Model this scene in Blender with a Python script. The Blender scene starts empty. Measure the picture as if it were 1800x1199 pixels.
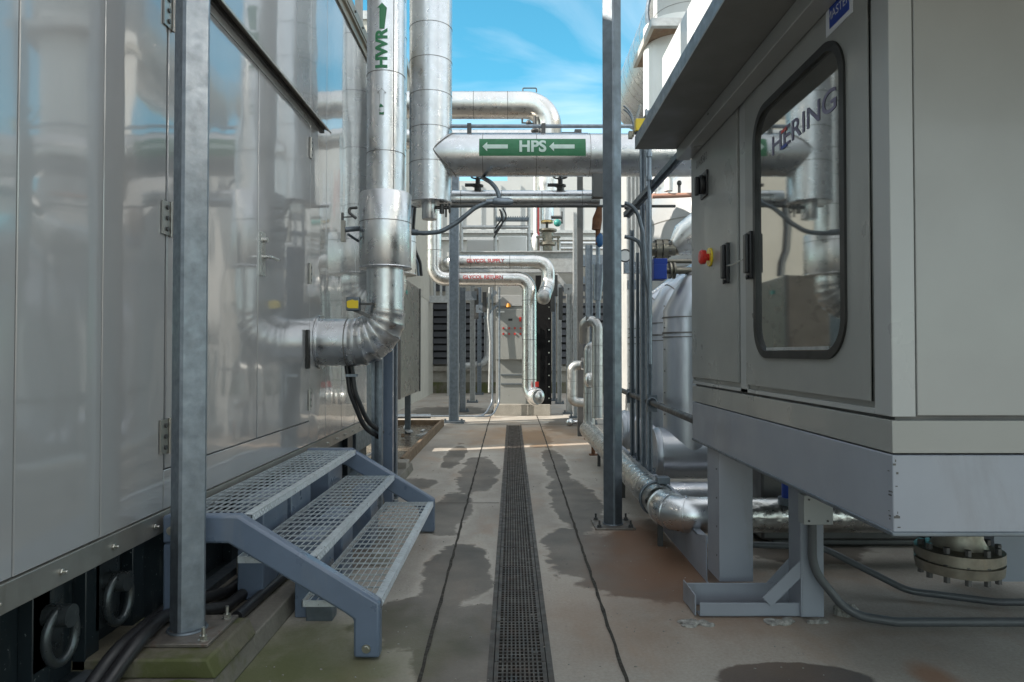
import bpy, bmesh, math, random
from mathutils import Vector, Matrix
random.seed(7)
R = math.radians
SC = bpy.context.scene
COL = SC.collection
# ------------------------------------------------------------------ camera
H = 1.52
TILT = math.atan(21.5/1200)
cd = bpy.data.cameras.new('camera'); cam = bpy.data.objects.new('camera', cd); COL.objects.link(cam)
cam.location = (0, 0, H); cam.rotation_euler = (R(90)+TILT, 0, 0)
cd.lens = 24; cd.sensor_width = 36; cd.clip_start = .05; cd.clip_end = 3000
SC.camera = cam
# ------------------------------------------------------------------ world
SUN_EL, SUN_DIR = 38, (-.95, -.31)
w = bpy.data.worlds.new('World'); SC.world = w; w.use_nodes = True
nt = w.node_tree; nt.nodes.clear()
out = nt.nodes.new('ShaderNodeOutputWorld'); bg = nt.nodes.new('ShaderNodeBackground')
sky = nt.nodes.new('ShaderNodeTexSky'); sky.sky_type = 'NISHITA'; sky.sun_disc = False
sky.sun_elevation = R(SUN_EL); sky.sun_rotation = math.atan2(SUN_DIR[0], SUN_DIR[1])
sky.air_density = 1.0; sky.dust_density = .3; sky.ozone_density = 1.0
tc = nt.nodes.new('ShaderNodeTexCoord'); mp = nt.nodes.new('ShaderNodeMapping')
mp.inputs['Scale'].default_value = (1.1, 1.5, 4.2); mp.inputs['Rotation'].default_value = (0, R(24), R(20))
ns = nt.nodes.new('ShaderNodeTexNoise'); ns.inputs['Scale'].default_value = 1.6; ns.inputs['Detail'].default_value = 8; ns.inputs['Distortion'].default_value = .6
mr = nt.nodes.new('ShaderNodeMapRange'); mr.inputs[1].default_value = .50; mr.inputs[2].default_value = .82; mr.inputs[4].default_value = .62
tint = nt.nodes.new('ShaderNodeMix'); tint.data_type = 'RGBA'; tint.blend_type = 'MULTIPLY'; tint.inputs[0].default_value = 1
tint.inputs[7].default_value = (.50, 1.34, 1.27, 1)
mx = nt.nodes.new('ShaderNodeMix'); mx.data_type = 'RGBA'; mx.inputs[7].default_value = (9.3, 9.1, 8.9, 1)
L = nt.links.new
L(tc.outputs['Generated'], mp.inputs[0]); L(mp.outputs[0], ns.inputs[0]); L(ns.outputs[0], mr.inputs[0])
L(sky.outputs[0], tint.inputs[6]); L(tint.outputs[2], mx.inputs[6])
# unseen overcast added overhead and behind the camera to whiten the skylight, clearing ahead
sx = nt.nodes.new('ShaderNodeSeparateXYZ'); L(tc.outputs['Generated'], sx.inputs[0])
m2 = nt.nodes.new('ShaderNodeMapRange'); m2.interpolation_type = 'SMOOTHSTEP'; L(sx.outputs[1], m2.inputs[0])
m2.inputs[1].default_value = .80; m2.inputs[2].default_value = .35; m2.inputs[3].default_value = 0; m2.inputs[4].default_value = .64
m3 = nt.nodes.new('ShaderNodeMath'); m3.operation = 'MAXIMUM'; L(mr.outputs[0], m3.inputs[0]); L(m2.outputs[0], m3.inputs[1]); L(m3.outputs[0], mx.inputs[0]); L(mx.outputs[2], bg.inputs[0])
bg.inputs[1].default_value = .12; L(bg.outputs[0], out.inputs[0])
# ------------------------------------------------------------------ sun
sd = bpy.data.lights.new('sun', 'SUN'); sd.energy = 5.0; sd.angle = R(.5); sd.color = (1, .93, .82)
so = bpy.data.objects.new('sun', sd); COL.objects.link(so)
_v = Vector((SUN_DIR[0]*math.cos(R(SUN_EL)), SUN_DIR[1]*math.cos(R(SUN_EL)), math.sin(R(SUN_EL))))
so.rotation_euler = _v.to_track_quat('Z', 'Y').to_euler(); so.location = (-30, -6, 40)
SC.view_settings.view_transform = 'Standard'; SC.view_settings.look = 'None'
SC.view_settings.gamma = 1; SC.view_settings.exposure = .75
SC.render.engine = 'CYCLES'
SC.cycles.max_bounces = 10; SC.cycles.diffuse_bounces = 4; SC.cycles.glossy_bounces = 6

# ------------------------------------------------------------------ helpers
def P(px, py, Y):
    a = math.atan((599.5-py)/1200)+TILT
    z = Y*math.tan(a)
    dc = Y*math.cos(TILT)+z*math.sin(TILT)
    return Vector(((px-900)/1200*dc, Y, H+z))
def FY(py): return H/math.tan(-(math.atan((599.5-py)/1200)+TILT))
def F(px, py): return P(px, py, FY(py))
def V(*a): return Vector(a)

class MB:
    def __init__(s): s.v = []; s.f = []; s.m = []
    def add(s, vs, fs, m=0):
        b = len(s.v); s.v += [Vector(q) for q in vs]
        for f in fs: s.f.append(tuple(b+i for i in f)); s.m.append(m)
        return s
    def box(s, x0, x1, y0, y1, z0, z1, m=0):
        if x1 < x0: x0, x1 = x1, x0
        if y1 < y0: y0, y1 = y1, y0
        if z1 < z0: z0, z1 = z1, z0
        vs = [(x, y, z) for x in (x0, x1) for y in (y0, y1) for z in (z0, z1)]
        return s.add(vs, [(0,1,3,2),(4,6,7,5),(0,4,5,1),(2,3,7,6),(0,2,6,4),(1,5,7,3)], m)
    def obox(s, p0, p1, w, h, m=0, up=(0,0,1)):
        p0 = Vector(p0); p1 = Vector(p1); d = (p1-p0).normalized(); up = Vector(up)
        sx = d.cross(up)
        if sx.length < 1e-4: sx = d.cross(Vector((0,1,0)))
        sx.normalize(); uz = sx.cross(d).normalized()
        vs = []
        for p in (p0, p1):
            for a, b in ((-1,-1),(1,-1),(1,1),(-1,1)): vs.append(p+sx*(a*w/2)+uz*(b*h/2))
        return s.add(vs, [(0,1,2,3),(7,6,5,4),(0,4,5,1),(1,5,6,2),(2,6,7,3),(3,7,4,0)], m)
    def prism(s, poly, axis, a, b, m=0):
        n = len(poly); vs = []
        for t in (a, b):
            for u, v in poly:
                vs.append({'x':(t,u,v),'y':(u,t,v),'z':(u,v,t)}[axis])
        fs = [tuple(range(n))[::-1], tuple(range(n, 2*n))]+[(i,(i+1)%n,n+(i+1)%n,n+i) for i in range(n)]
        return s.add(vs, fs, m)
    def sweep(s, pts, rad, n=24, m=0, cap=True):
        pts = [Vector(p) for p in pts]; k = len(pts)
        if not hasattr(rad, '__len__'): rad = [rad]*k
        T = []
        for i in range(k):
            a = pts[max(i-1,0)]; b = pts[min(i+1,k-1)]
            if 0 < i < k-1:
                t = (pts[i]-a).normalized()+(b-pts[i]).normalized()
            else: t = b-a
            if t.length < 1e-9: t = T[-1] if T else Vector((0,0,1))
            T.append(t.normalized())
        u = T[0].cross(Vector((0,0,1)))
        if u.length < 1e-3: u = T[0].cross(Vector((0,1,0)))
        u.normalize(); vs = []
        for i in range(k):
            u = (u-T[i]*u.dot(T[i])).normalized(); q = T[i].cross(u)
            for j in range(n):
                a = 2*math.pi*j/n; vs.append(pts[i]+(u*math.cos(a)+q*math.sin(a))*rad[i])
        fs = [(i*n+j, i*n+(j+1)%n, (i+1)*n+(j+1)%n, (i+1)*n+j) for i in range(k-1) for j in range(n)]
        if cap: fs += [tuple(range(n))[::-1], tuple((k-1)*n+j for j in range(n))]
        return s.add(vs, fs, m)
    def cyl(s, p0, p1, r, r1=None, n=24, m=0): return s.sweep([p0, p1], [r, r if r1 is None else r1], n, m)
    def lathe(s, p0, ax, prof, n=32, m=0):
        p0 = Vector(p0); ax = Vector(ax).normalized()
        return s.sweep_prof(p0, ax, prof, n, m)
    def sweep_prof(s, p0, ax, prof, n, m):
        u = ax.cross(Vector((0,0,1)))
        if u.length < 1e-3: u = Vector((1,0,0))
        u.normalize(); q = ax.cross(u); vs = []
        for t, r in prof:
            for j in range(n):
                a = 2*math.pi*j/n; vs.append(p0+ax*t+(u*math.cos(a)+q*math.sin(a))*r)
        k = len(prof)
        fs = [(i*n+j, i*n+(j+1)%n, (i+1)*n+(j+1)%n, (i+1)*n+j) for i in range(k-1) for j in range(n)]
        fs += [tuple(range(n))[::-1], tuple((k-1)*n+j for j in range(n))]
        return s.add(vs, fs, m)
    def torus(s, c, ax, RR, r, n=32, k=10, m=0, a0=0, a1=360):
        c = Vector(c); ax = Vector(ax).normalized(); u = ax.cross(Vector((0,0,1)))
        if u.length < 1e-3: u = Vector((1,0,0))
        u.normalize(); q = ax.cross(u); full = abs(a1-a0) >= 360
        pts = [c+(u*math.cos(R(a0+(a1-a0)*i/n))+q*math.sin(R(a0+(a1-a0)*i/n)))*RR for i in range(n+1)]
        return s.sweep(pts, r, k, m)
    def blob(s, c, r, n=12, jit=.0, m=0):
        c = Vector(c); rx, ry, rz = r; vs = [c+V(0,0,rz)]
        for i in range(1, n):
            for j in range(2*n):
                th = math.pi*i/n; ph = math.pi*j/n; k = 1+random.uniform(-jit, jit)
                vs.append(c+V(rx*math.sin(th)*math.cos(ph)*k, ry*math.sin(th)*math.sin(ph)*k, rz*math.cos(th)*k))
        vs.append(c-V(0,0,rz)); q = 2*n; fs = [(0, 1+j, 1+(j+1)%q) for j in range(q)]
        fs += [(1+(i-1)*q+j, 1+i*q+j, 1+i*q+(j+1)%q, 1+(i-1)*q+(j+1)%q) for i in range(1, n-1) for j in range(q)]
        e = len(vs)-1; fs += [(e, 1+(n-2)*q+(j+1)%q, 1+(n-2)*q+j) for j in range(q)]
        return s.add(vs, fs, m)
    def build(s, name, mats, parent=None, label=None, bevel=0, ang=38, sub=0):
        me = bpy.data.meshes.new(name); o = off = None
        off = wloc(parent) if parent else Vector((0,0,0))
        me.from_pydata([tuple(v-off) for v in s.v], [], s.f)
        if not isinstance(mats, (list, tuple)): mats = [mats]
        for mt in mats: me.materials.append(mt)
        for p, mi in zip(me.polygons, s.m): p.material_index = mi; p.use_smooth = True
        bm = bmesh.new(); bm.from_mesh(me)
        bmesh.ops.recalc_face_normals(bm, faces=bm.faces[:])
        for e in bm.edges:
            if len(e.link_faces) == 2: e.smooth = e.calc_face_angle(0) < R(ang)
        bm.to_mesh(me); bm.free(); me.update()
        o = bpy.data.objects.new(name, me); COL.objects.link(o)
        if parent: o.parent = parent
        if label: o['label'] = label
        if bevel:
            b = o.modifiers.new('bevel', 'BEVEL'); b.width = bevel; b.segments = 2; b.limit_method = 'ANGLE'; b.angle_limit = R(40)
        return o
def wloc(o):
    v = Vector((0,0,0))
    while o: v += o.location; o = o.parent
    return v
def thing(name, label, cat, loc, group=None):
    o = bpy.data.objects.new(name, None); COL.objects.link(o); o.location = loc
    o.empty_display_size = .1
    return tag(o, label, cat, group)
def tag(o, label, cat, group=None):
    o['label'] = label; o['category'] = cat
    if group: o['group'] = group
    return o
def struct(o): o['kind'] = 'structure'; return o
def copy_tree(o, parent=None):
    c = o.copy(); COL.objects.link(c)
    if parent: c.parent = parent
    for ch in [q for q in SC.objects if q.parent == o]: copy_tree(ch, c)
    return c
def bend(pts, rr, seg=8):
    """round the inner corners of a polyline"""
    pts = [Vector(p) for p in pts]
    if not hasattr(rr, '__len__'): rr = [rr]*len(pts)
    o = [pts[0]]
    for i in range(1, len(pts)-1):
        a = (pts[i-1]-pts[i]); b = (pts[i+1]-pts[i]); la, lb = a.length, b.length
        a.normalize(); b.normalize(); th = a.angle(b)
        if abs(th-math.pi) < .02 or rr[i] <= 0: o.append(pts[i]); continue
        d = rr[i]/math.tan(th/2); d = min(d, la*.98, lb*.98); r = d*math.tan(th/2)
        c = pts[i]+(a+b).normalized()*(r/math.sin(th/2))
        s0 = pts[i]+a*d-c; s1 = pts[i]+b*d-c; tot = s0.angle(s1)
        for k in range(seg+1):
            t = k/seg; o.append(c+(s0*math.sin((1-t)*tot)+s1*math.sin(t*tot))/math.sin(tot))
    o.append(pts[-1]); return o
def bands(mb, p0, p1, r, step, m=1, w=.006, h=.003, start=.15, n=32):
    p0 = Vector(p0); p1 = Vector(p1); Lg = (p1-p0).length; d = (p1-p0).normalized(); t = start
    while t < Lg-.03:
        mb.sweep([p0+d*(t-w/2), p0+d*(t-w/2), p0+d*(t+w/2), p0+d*(t+w/2)][1:3], r+h, n, m); t += step
def text_mesh(s, size, mats, name, parent, fn, cuts=0, bold=.0, cutaxis='u'):
    cu = bpy.data.curves.new('lettering', 'FONT'); cu.body = s; cu.size = size; cu.align_x = 'CENTER'; cu.align_y = 'CENTER'; cu.offset = bold
    to = bpy.data.objects.new('lettering', cu); COL.objects.link(to)
    dg = bpy.context.evaluated_depsgraph_get(); me = bpy.data.meshes.new_from_object(to.evaluated_get(dg))
    bpy.data.objects.remove(to); bm = bmesh.new(); bm.from_mesh(me)
    if cuts:
        for a in (0, 1):
            xs = [v.co[a] for v in bm.verts]; lo, hi = min(xs), max(xs); q = lo
            while q < hi:
                q += cuts; n = [0,0,0]; n[a] = 1; c = [0,0,0]; c[a] = q
                bmesh.ops.bisect_plane(bm, geom=bm.verts[:]+bm.edges[:]+bm.faces[:], plane_co=c, plane_no=n)
    off = wloc(parent)
    for v in bm.verts: v.co = fn(v.co.x, v.co.y)-off
    bm.to_mesh(me); bm.free(); me.name = name
    me.materials.clear(); me.materials.append(mats)
    o = bpy.data.objects.new(name, me); COL.objects.link(o); o.parent = parent
    return o

# ------------------------------------------------------------------ materials
def mat(name): 
    m = bpy.data.materials.new(name); m.use_nodes = True; t = m.node_tree
    return m, t, t.nodes['Principled BSDF']
def N(t, typ, **k):
    n = t.nodes.new(typ)
    for a, b in k.items():
        if a.startswith('i_'): n.inputs[int(a[2:])].default_value = b
        else: setattr(n, a, b)
    return n
def noise(t, scale=(1,1,1), sc=5, det=5, rough=.5, dist=0, coord='Object'):
    c = N(t, 'ShaderNodeTexCoord'); m = N(t, 'ShaderNodeMapping'); m.inputs['Scale'].default_value = scale
    n = N(t, 'ShaderNodeTexNoise'); n.inputs['Scale'].default_value = sc; n.inputs['Detail'].default_value = det
    n.inputs['Roughness'].default_value = rough; n.inputs['Distortion'].default_value = dist
    t.links.new(c.outputs[coord], m.inputs[0]); t.links.new(m.outputs[0], n.inputs[0]); return n.outputs[0]
def rng(t, src, a, b, c=0, d=1):
    n = N(t, 'ShaderNodeMapRange', i_1=a, i_2=b, i_3=c, i_4=d); t.links.new(src, n.inputs[0]); return n.outputs[0]
def mixc(t, fac, a, b, mode='MIX'):
    n = N(t, 'ShaderNodeMix', data_type='RGBA', blend_type=mode)
    for i, q in ((0, fac), (6, a), (7, b)):
        if isinstance(q, (float, int)): n.inputs[i].default_value = q
        elif isinstance(q, tuple): n.inputs[i].default_value = (*q, 1) if len(q) == 3 else q
        else: t.links.new(q, n.inputs[i])
    return n.outputs[2]
def mth(t, op, a, b=None):
    n = N(t, 'ShaderNodeMath', operation=op)
    for i, q in ((0, a), (1, b)):
        if q is None: continue
        if isinstance(q, (float, int)): n.inputs[i].default_value = q
        else: t.links.new(q, n.inputs[i])
    return n.outputs[0]
def bump(t, h, st, dist, bs):
    b = N(t, 'ShaderNodeBump'); b.inputs['Strength'].default_value = st; b.inputs['Distance'].default_value = dist
    t.links.new(h, b.inputs['Height']); t.links.new(b.outputs[0], bs.inputs['Normal']); return b
def metal(name, c, rough=.3, met=1, var=.12, sc=3, dirt=None, dirtamt=.3, bst=.0, bsc=40, grain=(1,1,1), wav=0, wsc=4):
    m, t, b = mat(name)
    n1 = noise(t, grain, sc, 6, .6)
    if dirt: dirtamt *= 1.25
    lo = tuple(x*(1-var) for x in c); hi = tuple(min(1, x*(1+var)) for x in c)
    col = mixc(t, rng(t, n1, .3, .7), lo, hi)
    if dirt:
        n2 = noise(t, (1,1,.35), sc*1.7, 8, .65, .5)
        col = mixc(t, rng(t, n2, .55, .8, 0, dirtamt), col, dirt)
    t.links.new(col, b.inputs['Base Color']); b.inputs['Metallic'].default_value = met
    t.links.new(rng(t, noise(t, grain, sc*2.3, 5), .3, .7, rough*.75, rough*1.3), b.inputs['Roughness'])
    if wav:
        bm_ = bump(t, noise(t, grain, wsc, 2, .4), 1, wav, b)
        if bst:
            b2 = N(t, 'ShaderNodeBump'); b2.inputs['Strength'].default_value = bst; b2.inputs['Distance'].default_value = .002
            t.links.new(noise(t, grain, bsc, 3), b2.inputs['Height']); t.links.new(bm_.outputs[0], b2.inputs['Normal']); t.links.new(b2.outputs[0], b.inputs['Normal'])
    elif bst: bump(t, noise(t, grain, bsc, 4), bst, .002, b)
    return m
def paint(name, c, rough=.4, var=.06, sc=2, dirt=None, dirtamt=.3, coat=0, bst=.05, bsc=60, met=0, spec=.5):
    m = metal(name, c, rough, met, var, sc, dirt, dirtamt, bst, bsc)
    b = m.node_tree.nodes['Principled BSDF']; b.inputs['Coat Weight'].default_value = coat; b.inputs['Coat Roughness'].default_value = .06
    b.inputs['Specular IOR Level'].default_value = spec
    return m
alu = metal('aluminium_cladding', (.64,.65,.66), .30, 1, .1, 5, (.42,.38,.33), .3, .12, 110, wav=.0015, wsc=2.5)
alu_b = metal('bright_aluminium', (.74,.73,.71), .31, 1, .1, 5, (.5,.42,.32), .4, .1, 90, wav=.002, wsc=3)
alu_g = metal('grey_duct_paint', (.52,.54,.58), .34, .8, .06, 2, (.2,.2,.2), .2, .15, 60)
foil = metal('wrinkled_foil', (.55,.55,.54), .3, 1, .2, 8, (.32,.28,.24), .5, .5, 60, wav=.012, wsc=14)
alu_o = metal('old_cladding', (.42,.42,.41), .42, .95, .15, 8, (.25,.22,.18), .4, .15, 60)
seam = metal('cladding_seam', (.22,.21,.2), .5, .6)
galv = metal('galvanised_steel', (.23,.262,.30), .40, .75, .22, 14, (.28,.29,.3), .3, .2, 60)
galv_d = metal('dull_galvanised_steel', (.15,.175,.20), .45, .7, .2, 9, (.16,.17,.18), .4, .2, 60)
galv_p = metal('pale_galvanised_steel', (.44,.45,.45), .5, .5, .18, 12, (.3,.28,.25), .45, .2, 40)
steel_d = metal('dark_steel', (.09,.09,.09), .45, .6)
rusty = paint('rusted_steel', (.16,.07,.035), .8, .4, 12, (.08,.04,.03), .6)
brass = metal('brass', (.6,.42,.2), .35, 1)
pale_brass = metal('weathered_flange_metal', (.22,.205,.17), .42, .8, .25, 14, (.25,.2,.14), .5)
bolt_m = metal('bolt_steel', (.55,.54,.5), .3, 1)
stair_p = paint('blue_grey_paint', (.115,.15,.21), .33, .1, 4, (.20,.21,.22), .35, .2, .15, 25)
grate_g = metal('grating_galvanised', (.60,.64,.67), .35, .6, .15, 20, None, 0, .2, 80)
cast = metal('cast_iron', (.085,.072,.062), .5, .55, .4, 7, (.12,.055,.035), .6, .3, 60)
black = paint('black_rubber', (.018,.018,.02), .42, .2, 6, (.06,.055,.05), .35)
blackp = paint('black_steel_paint', (.014,.02,.024), .3, .3, 3, (.12,.11,.1), .25, .3)
def speckled():
    m, t, b = mat('speckled_black_paint')
    c = mixc(t, rng(t, noise(t, (1,1,1), 60, 3, .6), .68, .72), (.012,.018,.022), (.28,.3,.3))
    c = mixc(t, rng(t, noise(t, (1,3,.5), 6, 6, .6), .62, .72, 0, .5), c, (.16,.17,.17))
    t.links.new(c, b.inputs['Base Color']); b.inputs['Roughness'].default_value = .35; return m
speck = speckled()
cream = paint('cream_siding', (.48,.46,.41), .55, .05, 1.5, (.4,.36,.28), .25)
white = paint('white_paint', (.78,.78,.76), .4, .03, 2, (.5,.46,.4), .25, .2)
white_g = paint('off_white_panel', (.46,.46,.45), .45, .04, 2, (.45,.42,.37), .3)
enc = paint('grey_enclosure_paint', (.255,.26,.25), .34, .08, 1.3, (.15,.15,.135), .5, .15, .08, 180)
enc_l = paint('light_enclosure_paint', (.34,.35,.35), .34, .04, 1.3, (.3,.3,.29), .3, .15)
skid = paint('skid_beam_paint', (.25,.27,.31), .4, .08, 1.5, (.13,.12,.105), .5, .1)
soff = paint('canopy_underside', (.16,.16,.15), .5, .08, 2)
rub = paint('window_gasket', (.012,.012,.011), .45)
plastic = paint('black_plastic', (.018,.018,.02), .35)
red = paint('red_plastic', (.55,.03,.02), .3); yellow = paint('yellow_plastic', (.75,.55,.03), .35)
green = paint('green_label_paint', (.03,.17,.075), .5, .12, 8); pale = paint('stencil_white', (.55,.68,.62), .5, .1, 10)
redt = paint('red_stencil', (.35,.05,.05), .6); purple = paint('purple_lettering', (.17,.16,.25), .4); blue = paint('blue_paint', (.01,.045,.3), .4)
teal = paint('teal_plastic', (.03,.25,.22), .4)
louv = paint('louvre_grey', (.035,.037,.043), .5, .08); louv_d = paint('louvre_void', (.012,.012,.014), .8)
dkunit = metal('brown_grey_sheet', (.28,.26,.23), .3, .7, .1, 2, (.2,.17,.13), .3)
wood = paint('weathered_timber', (.16,.11,.07), .8, .35, 9, (.05,.035,.02), .5, 0, .4, 30)
brackm = paint('bracket_underside', (.26,.18,.12), .7, .35, 5, (.3,.1,.05), .5)
ink = paint('faded_ink', (.12,.12,.12), .6); whitet = paint('plate_white', (.6,.62,.66), .5)
lump = paint('dried_sealant', (.27,.26,.24), .85, .5, 30, (.05,.05,.045), .8, 0, .6, 60)
amber = paint('amber_plastic', (.6,.25,.02), .4)
matt = paint('matt_black_sheet', (.008,.008,.009), .8, .2, 3, None, 0, 0, .1, 30, 0, .2)
dkc = paint('dark_conduit_sheath', (.075,.08,.085), .45, .1, 6, (.05,.045,.04), .3)
def wall_gloss():
    m, t, b = mat('glossy_wall_panel')
    col = mixc(t, rng(t, noise(t, (1,1,.3), 1.3, 4), .3, .7), (.30,.305,.315), (.335,.34,.348))
    col = mixc(t, rng(t, noise(t, (1,1.5,.15), 9, 8, .7), .6, .85, 0, .15), col, (.3,.28,.24))
    t.links.new(col, b.inputs['Base Color']); b.inputs['Metallic'].default_value = .12
    b.inputs['Roughness'].default_value = .17; b.inputs['Coat Weight'].default_value = 1; b.inputs['Coat Roughness'].default_value = .05; b.inputs['Coat IOR'].default_value = 1.75
    h = mth(t, 'ADD', noise(t, (1,1.0,.35), 1.3, 1, .3), mth(t, 'MULTIPLY', noise(t, (1,1,.7), 4, 1, .3), .10))
    bp = bump(t, h, 1, .018, b); t.links.new(bp.outputs[0], b.inputs['Coat Normal']); return m
wallm = wall_gloss()
def glass_mirror():
    m, t, b = mat('dark_window_glass')
    b.inputs['Base Color'].default_value = (.42,.43,.42,1); b.inputs['Metallic'].default_value = .9; b.inputs['Roughness'].default_value = .035
    bump(t, noise(t, (1,1,1), 1.6, 0), 1, .0012, b); return m
winm = glass_mirror()
def concrete(name, c1, c2, moss=0, sc=3):
    m, t, b = mat(name)
    col = mixc(t, rng(t, noise(t, (1,1,1), sc, 8, .65), .3, .7), c1, c2)
    col = mixc(t, rng(t, noise(t, (1,1,1), 40, 4, .7), .35, .75, 0, .35), col, tuple(x*.5 for x in c1))
    if moss: col = mixc(t, rng(t, noise(t, (1,1,1), 2.6, 6, .6), .62-moss*.35, .74-moss*.35, 0, .85), col, (.065,.075,.015))
    t.links.new(col, b.inputs['Base Color']); b.inputs['Roughness'].default_value = .75
    bump(t, noise(t, (1,1,1), 30, 8, .7), .5, .006, b); return m
conc = concrete('pale_concrete', (.24,.22,.19), (.36,.34,.30))
conc_s = concrete('slab_concrete', (.13,.12,.10), (.23,.21,.18), .25)
conc_m = concrete('mossy_concrete', (.10,.09,.065), (.17,.155,.115), .45)
moss_m = concrete('moss', (.10,.12,.025), (.26,.28,.09), .5, 9)

def floor_mat():
    m, t, b = mat('stained_concrete_floor')
    geo = N(t, 'ShaderNodeNewGeometry'); pos = geo.outputs['Position']
    base = mixc(t, rng(t, noise(t, (1,.6,1), 1.1, 8, .62), .32, .68), (.29,.26,.225), (.47,.435,.385))
    base = mixc(t, rng(t, noise(t, (1,1,1), 55, 5, .7), .35, .8, 0, .5), base, (.15,.13,.11))
    base = mixc(t, rng(t, noise(t, (1,1,1), 190, 3, .7), .60, .70, 0, .55), base, (.10,.09,.08))
    base = mixc(t, rng(t, noise(t, (1,1,1), 150, 3, .7), .62, .72, 0, .4), base, (.55,.52,.47))
    base = mixc(t, rng(t, noise(t, (1,.5,1), 2.3, 6, .6, .4), .52, .72, 0, .42), base, (.33,.20,.12))
    n1 = noise(t, (1,1,1), 2.2, 7, .6, .3); n2 = noise(t, (1,1,1), 9, 4, .6)
    jit = mth(t, 'ADD', mth(t, 'MULTIPLY', mth(t, 'SUBTRACT', n1, .5), 1.5), mth(t, 'MULTIPLY', mth(t, 'SUBTRACT', n2, .5), .35))
    def dist(cx, cy, rx, ry, jk=1):
        q0 = N(t, 'ShaderNodeVectorMath', operation='SUBTRACT'); q0.inputs[1].default_value = (cx, cy, 0); t.links.new(pos, q0.inputs[0])
        q = N(t, 'ShaderNodeVectorMath', operation='MULTIPLY'); q.inputs[1].default_value = (1/rx, 1/ry, 0); t.links.new(q0.outputs[0], q.inputs[0])
        l = N(t, 'ShaderNodeVectorMath', operation='LENGTH'); t.links.new(q.outputs[0], l.inputs[0])
        return mth(t, 'ADD', l.outputs['Value'], mth(t, 'MULTIPLY', jit, jk))
    def ell(cx, cy, rx, ry, soft=.05, jk=1): return rng(t, dist(cx, cy, rx, ry, jk), 1-soft, 1+soft, 1, 0)
    D = None
    for (px, py, rx, ry) in ((1120,985,.60,.80),(1010,880,.26,1.2),(975,815,.16,1.6),(800,1010,.24,.75),(815,1130,.24,.6),(790,900,.20,.9),(720,1090,.3,.40),(840,830,.25,1.4),
                             (940,770,.3,1.2),(1000,748,.5,1.6),(790,722,1.0,1.6),(800,800,.15,1.2),(640,960,.22,.6),(1000,960,.2,.5),(730,850,.25,.35),(1085,770,.3,1.2),(1400,960,.5,.5)):
        c = F(px, py); d = dist(c.x, c.y, rx, ry); D = d if D is None else mth(t, 'MINIMUM', D, d)
    wet = mth(t, 'MULTIPLY', rng(t, D, .94, 1.02, 1, 0), rng(t, noise(t, (1,1,1), 1.3, 5, .6), .3, .65, .55, 1))
    rim = mth(t, 'MULTIPLY', rng(t, D, 1.02, 1.05, 0, 1), rng(t, D, 1.08, 1.35, 1, 0))
    base = mixc(t, mth(t, 'MULTIPLY', rim, .32), base, (.50,.46,.40))
    damp = mixc(t, rng(t, n1, .35, .65), (.052,.042,.032), (.120,.100,.078))
    col = mixc(t, mth(t, 'MULTIPLY', wet, .95), base, damp)
    # rust brown core under the column, dark puddle lower right, algae lower left
    c = F(1180,1000); col = mixc(t, mth(t, 'MULTIPLY', ell(c.x, c.y, .45, .8, .6), .8), col, (.17,.080,.038))
    c = F(1120,940); col = mixc(t, mth(t, 'MULTIPLY', ell(c.x, c.y, .25, .45, .7), .6), col, (.21,.10,.05))
    c = F(1400,1192); pud = ell(c.x, c.y, .37, .17, .03, .45); col = mixc(t, mth(t, 'MULTIPLY', pud, .85), col, (.065,.042,.03))
    c = F(1640,1190); col = mixc(t, mth(t, 'MULTIPLY', ell(c.x, c.y, .08, .12, .5), .6), col, (.30,.12,.04))
    c = F(560,1160); col = mixc(t, mth(t, 'MULTIPLY', ell(c.x, c.y, .5, .55, .6, 1.3), .6), col, (.085,.09,.022))
    c = F(470,1190); col = mixc(t, mth(t, 'MULTIPLY', ell(c.x, c.y, .35, .4, .6, 1.3), .7), col, (.07,.085,.015))
    c = F(930,765); col = mixc(t, mth(t, 'MULTIPLY', ell(c.x, c.y, 1.0, 1.6, .6), .55), col, (.36,.20,.085))
    c = F(1300,1110); col = mixc(t, mth(t, 'MULTIPLY', ell(c.x, c.y, .7, .35, .8, 1.2), .35), col, (.27,.16,.095))
    c = F(1020,1080); col = mixc(t, mth(t, 'MULTIPLY', ell(c.x, c.y, .3, .5, .8, 1.2), .35), col, (.30,.18,.11))
    t.links.new(col, b.inputs['Base Color'])
    wt = mth(t, 'MAXIMUM', wet, pud)
    t.links.new(rng(t, wt, 0, 1, .78, .50), b.inputs['Roughness'])
    bump(t, mth(t, 'ADD', noise(t, (1,1,1), 70, 6, .7), mth(t, 'MULTIPLY', noise(t, (1,1,1), 3, 4), 2)), .35, .004, b)
    return m
floorm = floor_mat()
jointm = paint('joint_filler', (.035,.03,.024), .9, .4, 20, (.09,.08,.05), .5, 0, .8, 40)

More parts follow.
